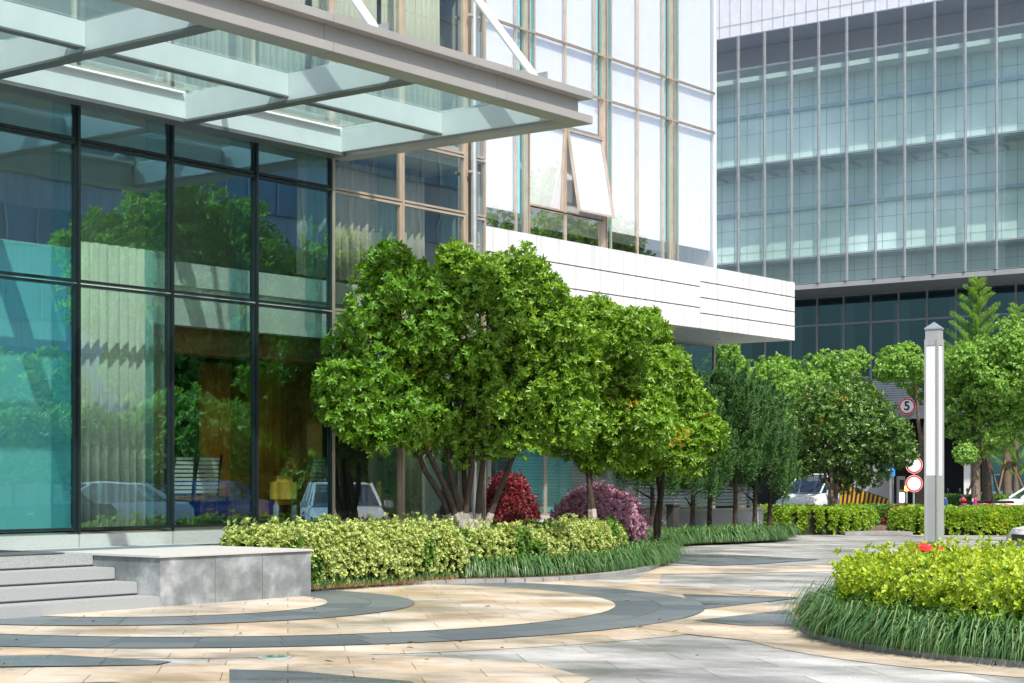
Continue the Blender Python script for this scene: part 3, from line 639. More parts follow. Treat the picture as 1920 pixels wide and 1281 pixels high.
# ============================================================ TALL GLASS BUILDING WITH WHITE OVERHANG (y = 25.5)
V2 = 25.5; UQ = 42.25; VF = 23.0; UA = 23.3
tb = empty('glass_tower', (33, V2, 0)); tag(tb, 'pale mirror glass building above a long white panelled overhang', 'building')
fins = [30.3, 33.5, 36.76, 39.95]; H2 = 19.0
zf0, zf1 = 5.26, 6.83
m = MB(); m.box(UA, 37.395, VF+.03, V2-.05, zf0+.06, zf1-.02); m.box(37.395, UQ-.03, VF+.03, V2-.05, zf0+.06, zf1-.02); m.box(UQ-.03, UQ-.01, VF+.03, V2+4, zf0+.06, zf1-.02); m.build('overhang_core', M['groove'], tb)
def panel(x0, x1, z0, z1): MB().box(x0+.009, x1-.009, VF, VF+.028, z0+.013, z1-.013).build('fascia_panel', M['white_panel'], tb, bevel=.003)
for x0, x1 in ((UA, 27.2), (27.2, 30.6), (30.6, 34.0), (34.0, 37.4)):
    for k in range(3): panel(x0, x1, zf0+(zf1-zf0)*k/3, zf0+(zf1-zf0)*(k+1)/3)
for x0, x1 in ((37.4, 39.8), (39.8, UQ)):
    for k in range(4): panel(x0, x1, zf0+(zf1-zf0)*k/4, zf0+(zf1-zf0)*(k+1)/4)
MB().box(UA, UQ-.02, VF+.03, V2+4, zf0+.012, zf0+.058).build('soffit', M['white_panel'], tb)
MB().box(UA, UQ-.02, VF+.0, V2-.05, zf1-.018, zf1+.01).build('overhang_top', M['white_panel'], tb)
MB().lathe((40.5, VF+1.3, zf0-.012), [(.09, 0), (.11, .02)], 16).build('downlight', M['lamp'], tb)
levels = [zf1, 11.2, 12.3, 15.6, H2]
cols = [23.3, 26.9, 30.3, 33.5, 36.76, 39.95, UQ]
for i in range(len(cols)-1):
    x0, x1 = cols[i], cols[i+1]; xm = (x0+x1)/2; ew = .36
    for z0, z1 in zip(levels[:-1], levels[1:]):
        if i == 3 and z0 == zf1:
            window(tb, x0+.05, xm, 6.85, 8.1, V2, M['glass_sky'], M['bronze'], .03); window(tb, xm, x1-.05, 6.85, 8.1, V2, M['glass_sky'], M['bronze'], .03)
            window(tb, x0+.05, xm, 10.2, 11.2, V2, M['glass_sky'], M['bronze'], .02); window(tb, xm, x1-.05, 10.2, 11.2, V2, M['glass_sky'], M['bronze'], .02); continue
        if i == 5:
            window(tb, x0+.05, x0+ew, z0+.01, z1-.01, V2, M['glass_aqua'], M['bronze'], .012); window(tb, x0+ew, x1, z0+.01, z1-.01, V2, M['glass_sky'], M['bronze'], .012); continue
        window(tb, x0+.05, x0+ew, z0+.01, z1-.01, V2, M['glass_aqua'], M['bronze'], .012)
        window(tb, x0+ew, xm, z0+.01, z1-.01, V2, M['glass_sky'], M['bronze'], .014); window(tb, xm, x1-ew, z0+.01, z1-.01, V2, M['glass_sky'], M['bronze'], .014)
        window(tb, x1-ew, x1-.05, z0+.01, z1-.01, V2, M['glass_aqua'], M['bronze'], .012)
for x in cols[1:-1]:
    m = MB()
    for s in (-.045, .045): m.box(x+s-.009, x+s+.009, V2-.10, V2+.03, zf1, H2)
    m.build('mullion', M['bronze'], tb)
    m = MB()
    for z in (11.15, 12.25, 15.5): m.box(x-.3, x+.3, V2-.08, V2-.05, z, z+.03)
    m.build('mullion_arm', M['bronze'], tb)
# the two hinged sashes: left pushed in a little, right swung out at the bottom
def sash(x0, x1, z0, z1, dy):
    fw = .05
    def Y(z): return V2-.02+dy*(z1-z)/(z1-z0)
    m = MB()
    def bar(a0, a1, c0, c1): m.hexa([(a0, Y(c0)-.03, c0), (a1, Y(c0)-.03, c0), (a1, Y(c0)+.03, c0), (a0, Y(c0)+.03, c0), (a0, Y(c1)-.03, c1), (a1, Y(c1)-.03, c1), (a1, Y(c1)+.03, c1), (a0, Y(c1)+.03, c1)])
    bar(x0, x0+fw, z0, z1); bar(x1-fw, x1, z0, z1); bar(x0+fw, x1-fw, z0, z0+fw); bar(x0+fw, x1-fw, z1-fw, z1)
    f = m.build('hinged_sash', M['bronze'], tb); g_ = MB()
    g_.hexa([(x0+fw, Y(z0)-.006, z0+fw), (x1-fw, Y(z0)-.006, z0+fw), (x1-fw, Y(z0)+.006, z0+fw), (x0+fw, Y(z0)+.006, z0+fw), (x0+fw, Y(z1)-.006, z1-fw), (x1-fw, Y(z1)-.006, z1-fw), (x1-fw, Y(z1)+.006, z1-fw), (x0+fw, Y(z1)+.006, z1-fw)])
    g_.build('pane', M['glass_sky'], f)
    b2_ = MB(); e = .035; b2_.hexa([(x0+fw, Y(z0)+e, z0+fw), (x1-fw, Y(z0)+e, z0+fw), (x1-fw, Y(z0)+e+.006, z0+fw), (x0+fw, Y(z0)+e+.006, z0+fw), (x0+fw, Y(z1)+e, z1-fw), (x1-fw, Y(z1)+e, z1-fw), (x1-fw, Y(z1)+e+.006, z1-fw), (x0+fw, Y(z1)+e+.006, z1-fw)])
    b2_.build('added_sash_backing', M['blind'], f)  # added backing; its sunlit white stands in for sky mirrored in the sash
xm = (33.5+36.76)/2
sash(33.56, xm-.04, 8.12, 10.18, .08); sash(xm+.04, 36.70, 8.12, 10.18, -.36)
m = MB(); m.box(xm-.035, xm+.035, V2-.02, V2+.1, 8.1, 10.2); m.box(33.5, 36.76, V2-.02, V2+.1, 8.06, 8.10); m.build('sash_frame', M['bronze'], tb)
m = MB(); m.tube([(xm+.1, V2+.1, 9.2), (xm+.25, V2-.2, 8.9)], .012, 6); m.build('window_stay', M['bronze'], tb)
# added white backings, standing in for bright sky mirrored in the glass
for i in range(len(cols)-1):
    if i != 3: MB().box(cols[i]+.07, cols[i+1]-.07, V2+.12, V2+.14, 7.9, H2-.3).build('added_white_backing', M['blind'], tb)
    else: MB().box(cols[i]+.07, cols[i+1]-.07, V2+.12, V2+.14, 10.3, H2-.3).build('added_white_backing', M['blind'], tb); MB().box(cols[i]+.3, cols[i+1]-.3, V2+.75, V2+.77, 8.6, 10.25).build('added_white_backing', M['blind'], tb)
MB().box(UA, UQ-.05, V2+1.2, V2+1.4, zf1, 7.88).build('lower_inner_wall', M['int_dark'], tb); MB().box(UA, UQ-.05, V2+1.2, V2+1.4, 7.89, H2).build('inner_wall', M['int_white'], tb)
MB().box(UQ-.02, UQ+.02, V2-.03, V2+10, zf1+.02, H2).build('side_wall', M['white_panel'], tb)
MB().box(UA, UQ, V2-.05, V2+10, H2+.01, H2+.5).build('roof', M['white_panel'], tb)
# ground floor glass below the overhang
gc = [23.3, 25.5, 27.7, 29.9, 32.1, 34.3, 36.5, 38.3, 40.2, UQ-.05]
for x0, x1 in zip(gc[:-1], gc[1:]):
    window(tb, x0+.01, x1-.01, 4.15, zf0, V2, M['glass_dark'], M['bronze']); window(tb, x0+.01, x1-.01, .65, 4.14, V2, M['glass_teal'] if x0 < 34 else M['glass_up'], M['silver'] if x0 < 32 else M['bronze'])
MB().box(23.3, UQ, V2-.03, V2+.4, .0, .64).build('stone_base', M['granite'], tb)
MB().box(UA, UQ-.2, V2+2.5, V2+2.7, .0, zf0).build('ground_floor_inner_wall', M['int_white'], tb)
MB().box(33.4, 35.9, V2+.35, V2+.37, .7, 4.1).build('added_teal_backing', M['int_teal'], tb)  # added backing to make the door glass look bright teal
for z0, z1 in ((.65, 5.2),):
    window(tb, V2+.02, V2+3.9, z0, z1, UQ-.03, M['glass_up'], M['bronze'], face='x')
lg = MB(); lg.box(26.6, 33.0, 22.6, 25.4, .02, .50); lg.box(26.6, 33.0, 22.3, 22.58, .02, .62)
tag(lg.build('stone_ledge', M['granite'], bevel=.01), 'pale stone terrace ledge behind the red and purple shrubs', 'ledge')

# planter wall with louvred screen
pw = empty('planter_wall', (37, 23.3, 0)); tag(pw, 'low concrete planter wall carrying a grey louvred screen behind the junipers', 'wall')
MB().box(35.0, 40.9, 23.2, 23.45, 0, .72).build('wall', M['concrete'], pw, bevel=.01); MB().box(34.98, 40.93, 23.17, 23.48, .721, .77).build('coping', M['granite'], pw)
for k in range(15): 
    z = .84+k*.085; MB().hexa([(35.1, 23.24, z), (40.5, 23.24, z), (40.5, 23.34, z+.05), (35.1, 23.34, z+.05), (35.1, 23.24, z+.012), (40.5, 23.24, z+.012), (40.5, 23.34, z+.062), (35.1, 23.34, z+.062)]).build('louvre', M['silver'], pw)
for x in (35.1, 37.8, 40.5): MB().box(x-.03, x+.03, 23.35, 23.41, .77, 2.15).build('post', M['steel'], pw)
q = PD(1262, 41.2); tag(MB().box(q[0]-.14, q[0]+.14, q[1]-.1, q[1]+.1, 0, .88).box(q[0]-.16, q[0]+.16, q[1]-.12, q[1]+.12, .881, .93).build('utility_box', M['int_dark'], bevel=.01), 'slim dark utility post standing between the junipers', 'utility box')

# ============================================================ OFFICE BUILDING ON THE RIGHT (x = 65)
U3 = 65.0; U4 = 68.2
ob = empty('office_building', (U3, 30, 0)); tag(ob, 'large double skin office block with pale green panels behind silver mullions', 'building')
bay = 1.272; v0 = 39.35; nb = 19; vs = [v0+1*bay-bay*i for i in range(nb+1)]
lv = [9.62, 10.75, 14.85, 18.95, 20.4]
for i in range(nb):
    a1, a0 = vs[i], vs[i+1]
    for j, (z0, z1) in enumerate(zip(lv[:-1], lv[1:])):
        window(ob, a0+.02, a1-.02, z0+.01, z1-.01, U3, M['glass_right'] if j < 3 else M['glass_grey'], M['silver'], .025, face='x', dep=.06)
    for z in (14.85, 18.95): MB().box(U3+.1, U3+1.2, a0-.03, a0+.03, z-.42, z-.30).build('bracket', M['silver'], ob)
for v in vs: 
    m = MB(); m.box(U3-.11, U3-.021, v-.028, v-.010, lv[0], lv[-1]); m.box(U3-.11, U3-.021, v+.010, v+.028, lv[0], lv[-1]); m.build('mullion', M['silver'], ob)
VA, VB = vs[-1], vs[0]+5
m = MB(); m.box(U3+1.25, U3+1.45, VA, VB, lv[0]+.2, 18.4); m.build('inner_wall', M['panel_teal'], ob)
m = MB(); m.box(U3+1.1, U3+1.246, VA, VB, 12.9, 13.05); m.box(U3+1.1, U3+1.246, VA, VB, 17.1, 17.25)
m.build('inner_ledge', M['silver'], ob)
m = MB(); y = VA+.3
while y < VB: m.box(U3+1.236, U3+1.248, y-.006, y+.006, lv[0]+.2, 18.4); y += bay/2
for z in (10.2, 11.3, 12.3, 13.6, 14.4, 15.4, 16.4, 17.7): m.box(U3+1.232, U3+1.235, VA, VB, z, z+.014)
m.build('inner_joint', M['steel'], ob)
m = MB()
for z in (10.75, 14.85): m.box(U3+.07, U3+1.24, VA, VB, z-.10, z+.0)
m.build('walkway', M['silver'], ob)
m = MB(); m.box(U3+.07, U3+1.24, VA, VB, 18.40, 18.60); m.box(U3+2.2, U3+2.4, VA, VB, 18.6, 20.4); m.build('ceiling', M['int_white'], ob)
# lavender cladding above with fine joints
MB().box(U3+.01, U3+8, VA, VB, 20.42, 27).build('upper_wall', M['panel_lav'], ob)
m = MB(); y = VA+.2
while y < VB: m.box(U3-.004, U3+.009, y-.01, y+.01, 20.45, 27); y += .52
m.box(U3-.007, U3-.0045, VA, VB, 20.9, 20.92); m.box(U3-.007, U3-.0045, VA, VB, 25, 25.02); m.build('cladding_joint', M['steel'], ob)
MB().box(U3-.05, U4+1, VA, VB, 9.40, 9.60).build('soffit', M['steel'], ob)
# lower recessed front
for i in range(nb+2):
    a1 = v0+3.4*bay-bay*i; a0 = a1-bay
    for z0, z1 in ((8.2, 9.39), (5.75, 8.19)): window(ob, a0+.01, a1-.01, z0, z1, U4, M['glass_dark'], M['steel'], .03, face='x')
    if i % 2 == 0: MB().box(U4+1.4, U4+1.5, a0+.2, a0+.9, 5.8, 9.2).build('inner_blind', M['steel'], ob)
    if 29.4 > a1: window(ob, a0+.01, a1-.01, .4, 4.6, U4, M['glass_teal'], M['steel'], .03, face='x')
MB().box(U4+2.6, U4+2.8, VA, VB, 4.6, 9.39).build('lower_inner_wall', M['int_blue'], ob)
m = MB(); 
for k in range(10): m.box(U4-.02, U4+.03, VA, VB, 4.78+k*.095, 4.78+k*.095+.05)
m.build('louvre_band', M['silver'], ob); MB().box(U4+.05, U4+.1, VA, VB, 4.65, 5.74).build('louvre_backing', M['steel'], ob)
MB().box(U4-.25, U4+.04, 29.2, VB, 4.05, 4.6).build('garage_beam', M['concrete'], ob)
MB().box(U4-.1, U4+.15, 29.05, 29.3, 0, 4.05).build('garage_post', M['white'], ob)
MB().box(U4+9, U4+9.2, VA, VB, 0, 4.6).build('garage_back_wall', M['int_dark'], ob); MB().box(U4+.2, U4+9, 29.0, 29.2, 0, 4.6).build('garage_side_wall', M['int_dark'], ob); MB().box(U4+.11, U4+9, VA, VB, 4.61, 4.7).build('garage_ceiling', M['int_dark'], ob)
MB().box(U4+2.0, U4+2.2, VA, 29.0, 0, 4.6).build('right_inner_wall', M['int_teal'], ob)
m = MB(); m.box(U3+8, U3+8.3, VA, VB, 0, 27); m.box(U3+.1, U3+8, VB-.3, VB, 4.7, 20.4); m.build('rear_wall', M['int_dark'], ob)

# height sign on the beam
def textmesh(s, size):
    cu_ = bpy.data.curves.new('t', 'FONT'); cu_.body = s; cu_.size = size; cu_.extrude = .006; cu_.align_x = 'CENTER'; cu_.align_y = 'CENTER'; cu_.offset = size*.022
    o = bpy.data.objects.new('t', cu_); S.collection.objects.link(o); bpy.context.view_layer.update()
    me = bpy.data.meshes.new_from_object(o.evaluated_get(bpy.context.evaluated_depsgraph_get())); bpy.data.objects.remove(o); return me
def round_sign(root, cz, r, face='x'):
    """disc facing local -y"""
    MB().lathe((0, 0, cz), [(r, 0), (r, .02)], 40, 'y').build('rim', M['red'], root, world=False, smooth=False)
    MB().lathe((0, -.006, cz), [(r*.80, 0), (r*.80, .006)], 40, 'y').build('face', M['white'], root, world=False)
    MB().lathe((0, -.002, cz), [(r*1.03, .004), (r*1.03, .018)], 40, 'y').build('edge', M['white'], root, world=False)
q = PD(1706, 73.2); face_cam = -math.atan2(CA, SA)
hs = empty('speed_limit_sign', (U4-.42, q[1]-.0, 0), R(-75)); tag(hs, 'round red rimmed sign reading 5 over the garage entrance', 'sign')
zc = PZ(762, 73.0); round_sign(hs, zc, .34)
me = textmesh('5', .52); o = bpy.data.objects.new('number', me); S.collection.objects.link(o); me.materials.clear(); me.materials.append(M['black']); o.parent = hs; o.location = (0, -.014, zc); o.rotation_euler = (R(90), 0, 0)
MB().box(-.03, .03, .02, .2, zc-.05, zc+.05).build('bracket', M['steel'], hs, world=False)
rs = empty('round_signs_on_post', (*PD(1714, 55.5), 0), face_cam); tag(rs, 'two blank white round signs with red rims stacked on one post', 'sign')
round_sign(rs, PZ(872, 55.5), .262); round_sign(rs, PZ(907, 55.5), .262); MB().tube([(0, .05, 0), (0, .05, 2.1)], .03, 10).build('post', M['silver'], rs, world=False)
bs = empty('blue_parking_sign', (*PD(1667, 58), 0), face_cam); tag(bs, 'blue rectangular road sign on a grey post beside the striped wall', 'sign')
MB().box(-.2, .2, 0, .03, PZ(893, 58), PZ(873, 58)).build('panel', M['blue'], bs, world=False, bevel=.005); MB().box(-.28, .1, 0, .03, PZ(872, 58), PZ(856, 58)).build('upper_panel', M['blue'], bs, world=False, bevel=.005)
m = MB(); m.tube([(-.02, -.004, PZ(889, 58)), (-.02, -.004, PZ(878, 58))], .025, 6); m.tube([(-.02, -.004, PZ(884, 58)), (.07, -.004, PZ(880, 58))], .02, 6); m.build('arrow', M['white'], bs, world=False)
MB().tube([(.06, .06, 0), (.06, .06, PZ(858, 58))], .035, 10).build('post', M['silver'], bs, world=False)
km = empty('ticket_machine', (*PD(1691, 63), 0), face_cam); tag(km, 'slim ticket machine with a lit white panel at the garage mouth', 'ticket machine')
MB().box(-.13, .13, 0, .3, 0, PZ(893, 63)).build('cabinet', M['steel'], km, world=False, bevel=.02); MB().box(-.09, .09, -.012, 0, PZ(942, 63), PZ(924, 63)).build('lit_panel', M['lit_panel'], km, world=False); MB().box(-.08, .08, -.008, 0, PZ(918, 63), PZ(900, 63)).build('screen', M['black'], km, world=False)
ol = empty('warning_lamp', (*PD(1700, 62), 0), face_cam); tag(ol, 'small orange warning lamp on a short post beside the ticket machine', 'lamp')
MB().tube([(0, 0, 0), (0, 0, PZ(922, 62))], .03, 8).build('post', M['steel'], ol, world=False); MB().box(-.07, .07, -.06, .06, PZ(921, 62), PZ(911, 62)).build('lens', M['orange_lamp'], ol, world=False, bevel=.02)
# ramp wall with hazard stripes
UWL = 58.6
rw = empty('ramp_wall', (UWL, 30, 0)); tag(rw, 'grey concrete garage ramp wall with sloping yellow and black stripes', 'wall')
va = lambda px: (lambda D: SA*D-CA*(px-HX)/F*D)(UWL/(CA+SA*(px-HX)/F))
ya, yb = va(1668), va(1574); Dm = 64
zt0, zt1 = PZ(936, Dm), PZ(905, Dm)
MB().extr([(ya, 0), (yb, 0), (yb, PZ(852, Dm)), (ya+.3, PZ(852, Dm)), (ya, PZ(862, Dm))], 'x', UWL, UWL+.35).build('wall', M['concrete'], rw)
MB().extr([(ya, PZ(951, Dm)), (yb, PZ(951, Dm)), (yb, zt1), (ya, zt0)], 'x', UWL-.012, UWL-.002).build('black_band', M['black'], rw)
n_ = 12
for k in range(n_):
    y0_ = ya+(yb-ya)*(k+.25)/n_; y1_ = ya+(yb-ya)*(k+.72)/n_; sl_ = -.10
    def zt(y): return zt0+(zt1-zt0)*(y-ya)/(yb-ya)-.02
    MB().extr([(y0_-sl_*.5, PZ(951, Dm)), (y1_-sl_*.5, PZ(951, Dm)), (y1_+sl_*.5, zt(y1_+sl_*.5)), (y0_+sl_*.5, zt(y0_+sl_*.5))], 'x', UWL-.018, UWL-.0125).build('yellow_stripe', M['yellow'], rw)
rl = [PD(1450, 57), PD(2400, 57), PD(2400, 62.5), PD(1450, 62.5)]
sheet('road', [PD(1400, 53), PD(2400, 53), PD(2400, 66), PD(1400, 66)], .03, M['concrete'])

# ============================================================ VEHICLES
def loft(stations, close=True):
    m = MB(); n = len(stations[0]); 
    for s in stations: m.v += [tuple(p) for p in s]
    for i in range(len(stations)-1):
        for k in range(n-1): m.f.append((i*n+k, i*n+k+1, (i+1)*n+k+1, (i+1)*n+k))
        m.f.append((i*n+n-1, i*n, (i+1)*n, (i+1)*n+n-1))
    m.f.append(tuple(range(n))); m.f.append(tuple((len(stations)-1)*n+k for k in range(n-1, -1, -1))); return m
def vehicle(name, label, loc, rz, paint, van=False, group=None, plate=True):
    """local +x is forward"""
    root = empty(name, (*loc, 0), rz); tag(root, label, 'van' if van else 'car', group)
    if van:
        Lf, Lr, hb, W, roof, wb = 2.35, -2.3, 1.0, .84, 1.74, 1.4
        belt = [(2.35, .62), (2.25, .80), (1.75, .92), (1.55, 1.0), (0, 1.02), (-2.1, 1.02), (-2.3, .95)]
        gb = (1.62, -2.18); gt = (.72, -2.0)
    else:
        Lf, Lr, hb, W, roof, wb = 2.25, -2.25, .93, .86, 1.44, 1.32
        belt = [(2.25, .55), (2.15, .68), (1.6, .80), (1.0, .90), (0, .93), (-1.5, .95), (-2.1, .95), (-2.25, .80)]
        gb = (1.05, -1.75); gt = (.30, -1.05)
    st_ = []
    for x, z in belt:
        e = 1-.10*(abs(x)/2.3)**6; w_ = W*e
        st_.append([(x, -w_*.96, .24), (x, -w_, .5*z+.12), (x, -w_*.97, z-.08), (x, -w_*.88, z), (x, w_*.88, z), (x, w_*.97, z-.08), (x, w_, .5*z+.12), (x, w_*.96, .24)])
    loft(st_).build('body', paint, root, smooth=True, world=False)
    zt = roof; zb = belt[4][1]-.02; wt, wb_ = W*.74, W*.885
    loft([[(gb[0], -wb_, zb), (gb[0]-.001, wb_, zb), (gt[0], wt, zt-.03), (gt[0], -wt, zt-.03)], [(gb[1], -wb_, zb), (gb[1], wb_, zb), (gt[1], wt, zt-.03), (gt[1], -wt, zt-.03)]]).build('windows', M['car_glass'], root, world=False)
    m = MB(); m.hexa([(gt[0]+.06, -wt-.01, zt-.05), (gt[1]-.06, -wt-.01, zt-.05), (gt[1]-.06, wt+.01, zt-.05), (gt[0]+.06, wt+.01, zt-.05), (gt[0]-.15, -wt+.08, zt), (gt[1]+.12, -wt+.08, zt), (gt[1]+.12, wt-.08, zt), (gt[0]-.15, wt-.08, zt)])
    m.build('roof', paint, root, world=False, bevel=.015)
    m = MB()
    for s in (-1, 1):
        m.tube([(gb[0], s*wb_, zb), (gt[0], s*wt, zt-.03)], .035, 6); m.tube([(gb[1], s*wb_, zb), (gt[1], s*wt, zt-.03)], .06, 6)
        for xx in ((.15, -.75) if not van else (.55, -.7)):
            f = 1; m.tube([(xx, s*(wb_+.004), zb), (xx-.05, s*(wt+.004), zt-.03)], .035, 6)
    m.build('pillars', paint, root, world=False, smooth=True)
    for sx in (wb, -wb):
        for sy in (-1, 1):
            yy = sy*W; tyre = MB().lathe((sx, yy-.11*(1 if sy > 0 else 0)-.0, .31), [(.20, 0), (.31, .01), (.31, .10), (.20, .11)], 24, 'y').build('wheel', M['tyre'], root, world=False)
            m = MB(); y_ = .012*sy; m.lathe((sx, yy-.002+(.0 if sy > 0 else .0), .31), [(.185, -.01), (.185, .01)], 20, 'y'); rim = m.build('rim', M['silver'], tyre, world=False); rim.location = (0, .058*sy, 0)
    for sy in (-1, 1):
        MB().hexa([(Lf-.16, sy*W*.52, .56), (Lf+.01, sy*W*.52, .52), (Lf-.03, sy*W*.86, .52), (Lf-.3, sy*W*.93, .58), (Lf-.22, sy*W*.52, .70), (Lf-.08, sy*W*.52, .66), (Lf-.14, sy*W*.86, .68), (Lf-.4, sy*W*.93, .74)]).build('headlight', M['lamp'], root, world=False)
        MB().box(.8 if not van else 1.2, .95 if not van else 1.32, *( (W, W+.18) if sy > 0 else (-W-.18, -W)), zb-.02, zb+.13).build('wing_mirror', paint, root, world=False, bevel=.02)
        MB().box(Lr-.01, Lr+.08, *((W*.6, W*.85) if sy > 0 else (-W*.85, -W*.6)), .62, .78).build('tail_light', M['red'], root, world=False)
    MB().box(Lf-.06, Lf+.06, -W*.9, W*.9, .26, .44).build('bumper', paint, root, world=False, bevel=.03)
    MB().box(Lf-.02, Lf+.035, -W*.42, W*.42, .50, .60).build('grille', M['black'], root, world=False)
    if plate: MB().box(Lf+.061, Lf+.07, -.22, .22, .33, .43).build('number_plate', M['blue'], root, world=False)
    m = MB()
    for s in (-1, 1):
        for xx in (-.3, .55): m.box(xx-.09, xx+.09, *((W+.001, W+.02) if s > 0 else (-W-.02, -W-.001)), zb-.18, zb-.15)
    m.build('door_handle', M['silver'], root, world=False)
    if van:
        m = MB(); m.tube([(1.63, -.5, 1.03), (1.2, -.1, 1.36)], .012, 5); m.tube([(1.63, .2, 1.03), (1.2, .5, 1.36)], .012, 5); m.build('wiper', M['black'], root, world=False)
    return root
def heading(px_dir):  # heading from camera-space angle: 0 = towards camera's right, 90 = away
    a = R(px_dir); rx, ry = SA, -CA; fx, fy = CA, SA
    return math.atan2(ry*math.cos(a)+fy*math.sin(a), rx*math.cos(a)+fx*math.sin(a))
vehicle('minivan', 'silver minivan with blue plate parked beside the striped ramp wall', PD(1543, 66.6), heading(232), M['car_silver'], van=True)
vehicle('parked_car', 'white car at the right edge behind the back hedge, only its bonnet in view', PD(1965, 56.5), heading(178), M['car_white'])
vehicle('parked_car', 'silver car nose cut off by the right edge beside the lamp post island', PD(2165, 29), heading(183), M['car_silver'])
# cars mirrored in the lobby glass
def mir(px, D): a = PD(px, D); return (a[0], 2*V1-a[1])
cars = 'cars mirrored in the lobby glass'
vehicle('parked_car', 'white saloon mirrored in the second glass bay', mir(185, 44), R(205), M['car_white'], group=cars, plate=False)
vehicle('parked_car', 'dark green saloon mirrored in the leftmost glass bay', mir(20, 40), R(205), M['car_dark'], group=cars, plate=False)
vehicle('parked_car', 'blue saloon mirrored in the glass below the slatted chairs', mir(355, 46), R(205), M['car_blue'], group=cars, plate=False)
vehicle('parked_car', 'silver saloon mirrored farther back in the lobby glass', mir(250, 52), R(205), M['car_silver'], group=cars, plate=False)

def scooter(loc, rz, paint, label):
    root = empty('scooter', (*loc, 0), rz); tag(root, label, 'scooter', 'scooters parked behind the back hedge')
    for x in (-.6, .6): MB().lathe((x, -.05, .23), [(.14, 0), (.23, .01), (.23, .09), (.14, .10)], 20, 'y').build('wheel', M['tyre'], root, world=False)
    loft([[(-.75, -.12, .55), (-.75, .12, .55), (-.75, .10, .72), (-.75, -.10, .72)], [(-.4, -.18, .35), (-.4, .18, .35), (-.4, .14, .76), (-.4, -.14, .76)], [(.0, -.16, .25), (.0, .16, .25), (.0, .12, .70), (.0, -.12, .70)], [(.1, -.16, .22), (.1, .16, .22), (.1, .16, .30), (.1, -.16, .30)], [(.35, -.15, .22), (.35, .15, .22), (.35, .15, .30), (.35, -.15, .30)]]).build('body', paint, root, world=False, bevel=.02)
    MB().hexa([(.34, -.2, .25), (.42, -.2, .25), (.42, .2, .25), (.34, .2, .25), (.44, -.17, .92), (.52, -.12, .92), (.52, .12, .92), (.44, .17, .92)]).build('front_shield', paint, root, world=False, bevel=.02)
    MB().box(-.72, -.02, -.13, .13, .765, .85).build('seat', M['black'], root, world=False, bevel=.03)
    MB().tube([(.42, -.32, 1.02), (.48, -.1, .98), (.48, .1, .98), (.42, .32, 1.02)], .018, 6).build('handlebar', M['black'], root, world=False)
    MB().tube([(.6, 0, .25), (.47, 0, .95)], .03, 8).build('fork', M['steel'], root, world=False)
    for s in (-1, 1): MB().tube([(.46, s*.2, 1.0), (.46, s*.25, 1.15)], .008, 5).lathe((.46, s*.26, 1.18), [(.06, -.01), (.06, .01)], 12, 'x').build('mirror', M['black'], root, world=False)
    MB().lathe((.52, 0, .86), [(.07, 0), (.05, .05)], 16, 'x').build('headlight', M['lamp'], root, world=False)
scooter(PD(1858, 54.6), heading(165), M['pink'], 'bright pink scooter at the right behind the hedge')
scooter(PD(1800, 55.2), heading(150), M['car_blue'], 'dark blue scooter just right of the lamp post')
scooter(PD(1832, 55.4), heading(140), M['red'], 'red scooter between the blue and the pink ones')

# ============================================================ LAMP POST
lq = PD(1751.5, 20.25); lp = empty('lamp_post', (*lq, 0), face_cam+R(-37)); tag(lp, 'square grey light column with tall white diffusers and pyramid cap on the round bed', 'lamp post')
s_ = .072
MB().box(-s_, s_, -s_, s_, 0, 1.55).build('lower_shaft', M['steel'], lp, world=False)
MB().box(-s_+.004, s_-.004, -s_+.004, s_-.004, 1.552, 3.05).build('diffuser', M['diffuser'], lp, world=False)
for a in (-1, 1):
    for c_ in (-1, 1):
        MB().box(*sorted((a*(s_-.01), a*(s_+.014))), *sorted((c_*(s_-.01), c_*(s_+.014))), 0, 3.12).build('corner_fin', M['steel'], lp, world=False, bevel=.003)
MB().box(-s_-.004, s_+.004, -s_-.004, s_+.004, 3.052, 3.23).build('head', M['steel'], lp, world=False)
hp = s_+.012; m = MB(); m.add([(-hp, -hp, 3.232), (hp, -hp, 3.232), (hp, hp, 3.232), (-hp, hp, 3.232), (-hp, -hp, 3.25), (hp, -hp, 3.25), (hp, hp, 3.25), (-hp, hp, 3.25), (0, 0, 3.325)], [(0, 3, 2, 1), (0, 1, 5, 4), (1, 2, 6, 5), (2, 3, 7, 6), (3, 0, 4, 7), (4, 5, 8), (5, 6, 8), (6, 7, 8), (7, 4, 8)]); m.build('pyramid_cap', M['silver'], lp, world=False)
MB().box(-.13, .13, -.13, .13, 0, .03).build('base_plate', M['steel'], lp, world=False)
rc = empty('red_bag', (*PD(1738, 18.9), .0)); q = PD(1738, 18.9); tag(rc, 'crumpled red plastic bag caught in the yellow hedge below the lamp post', 'bag')
m = MB(); pr = [(.02, 0), (.13, .02), (.19, .06), (.17, .10), (.09, .12), (.02, .125)]; m.lathe((q[0], q[1], .68), pr, 14)
m.v = [(x+random.uniform(-.03, .03), y+random.uniform(-.03, .03), z+random.uniform(-.02, .02)) for x, y, z in m.v]; m.build('plastic_sheet', M['redcloth'], rc, smooth=False)

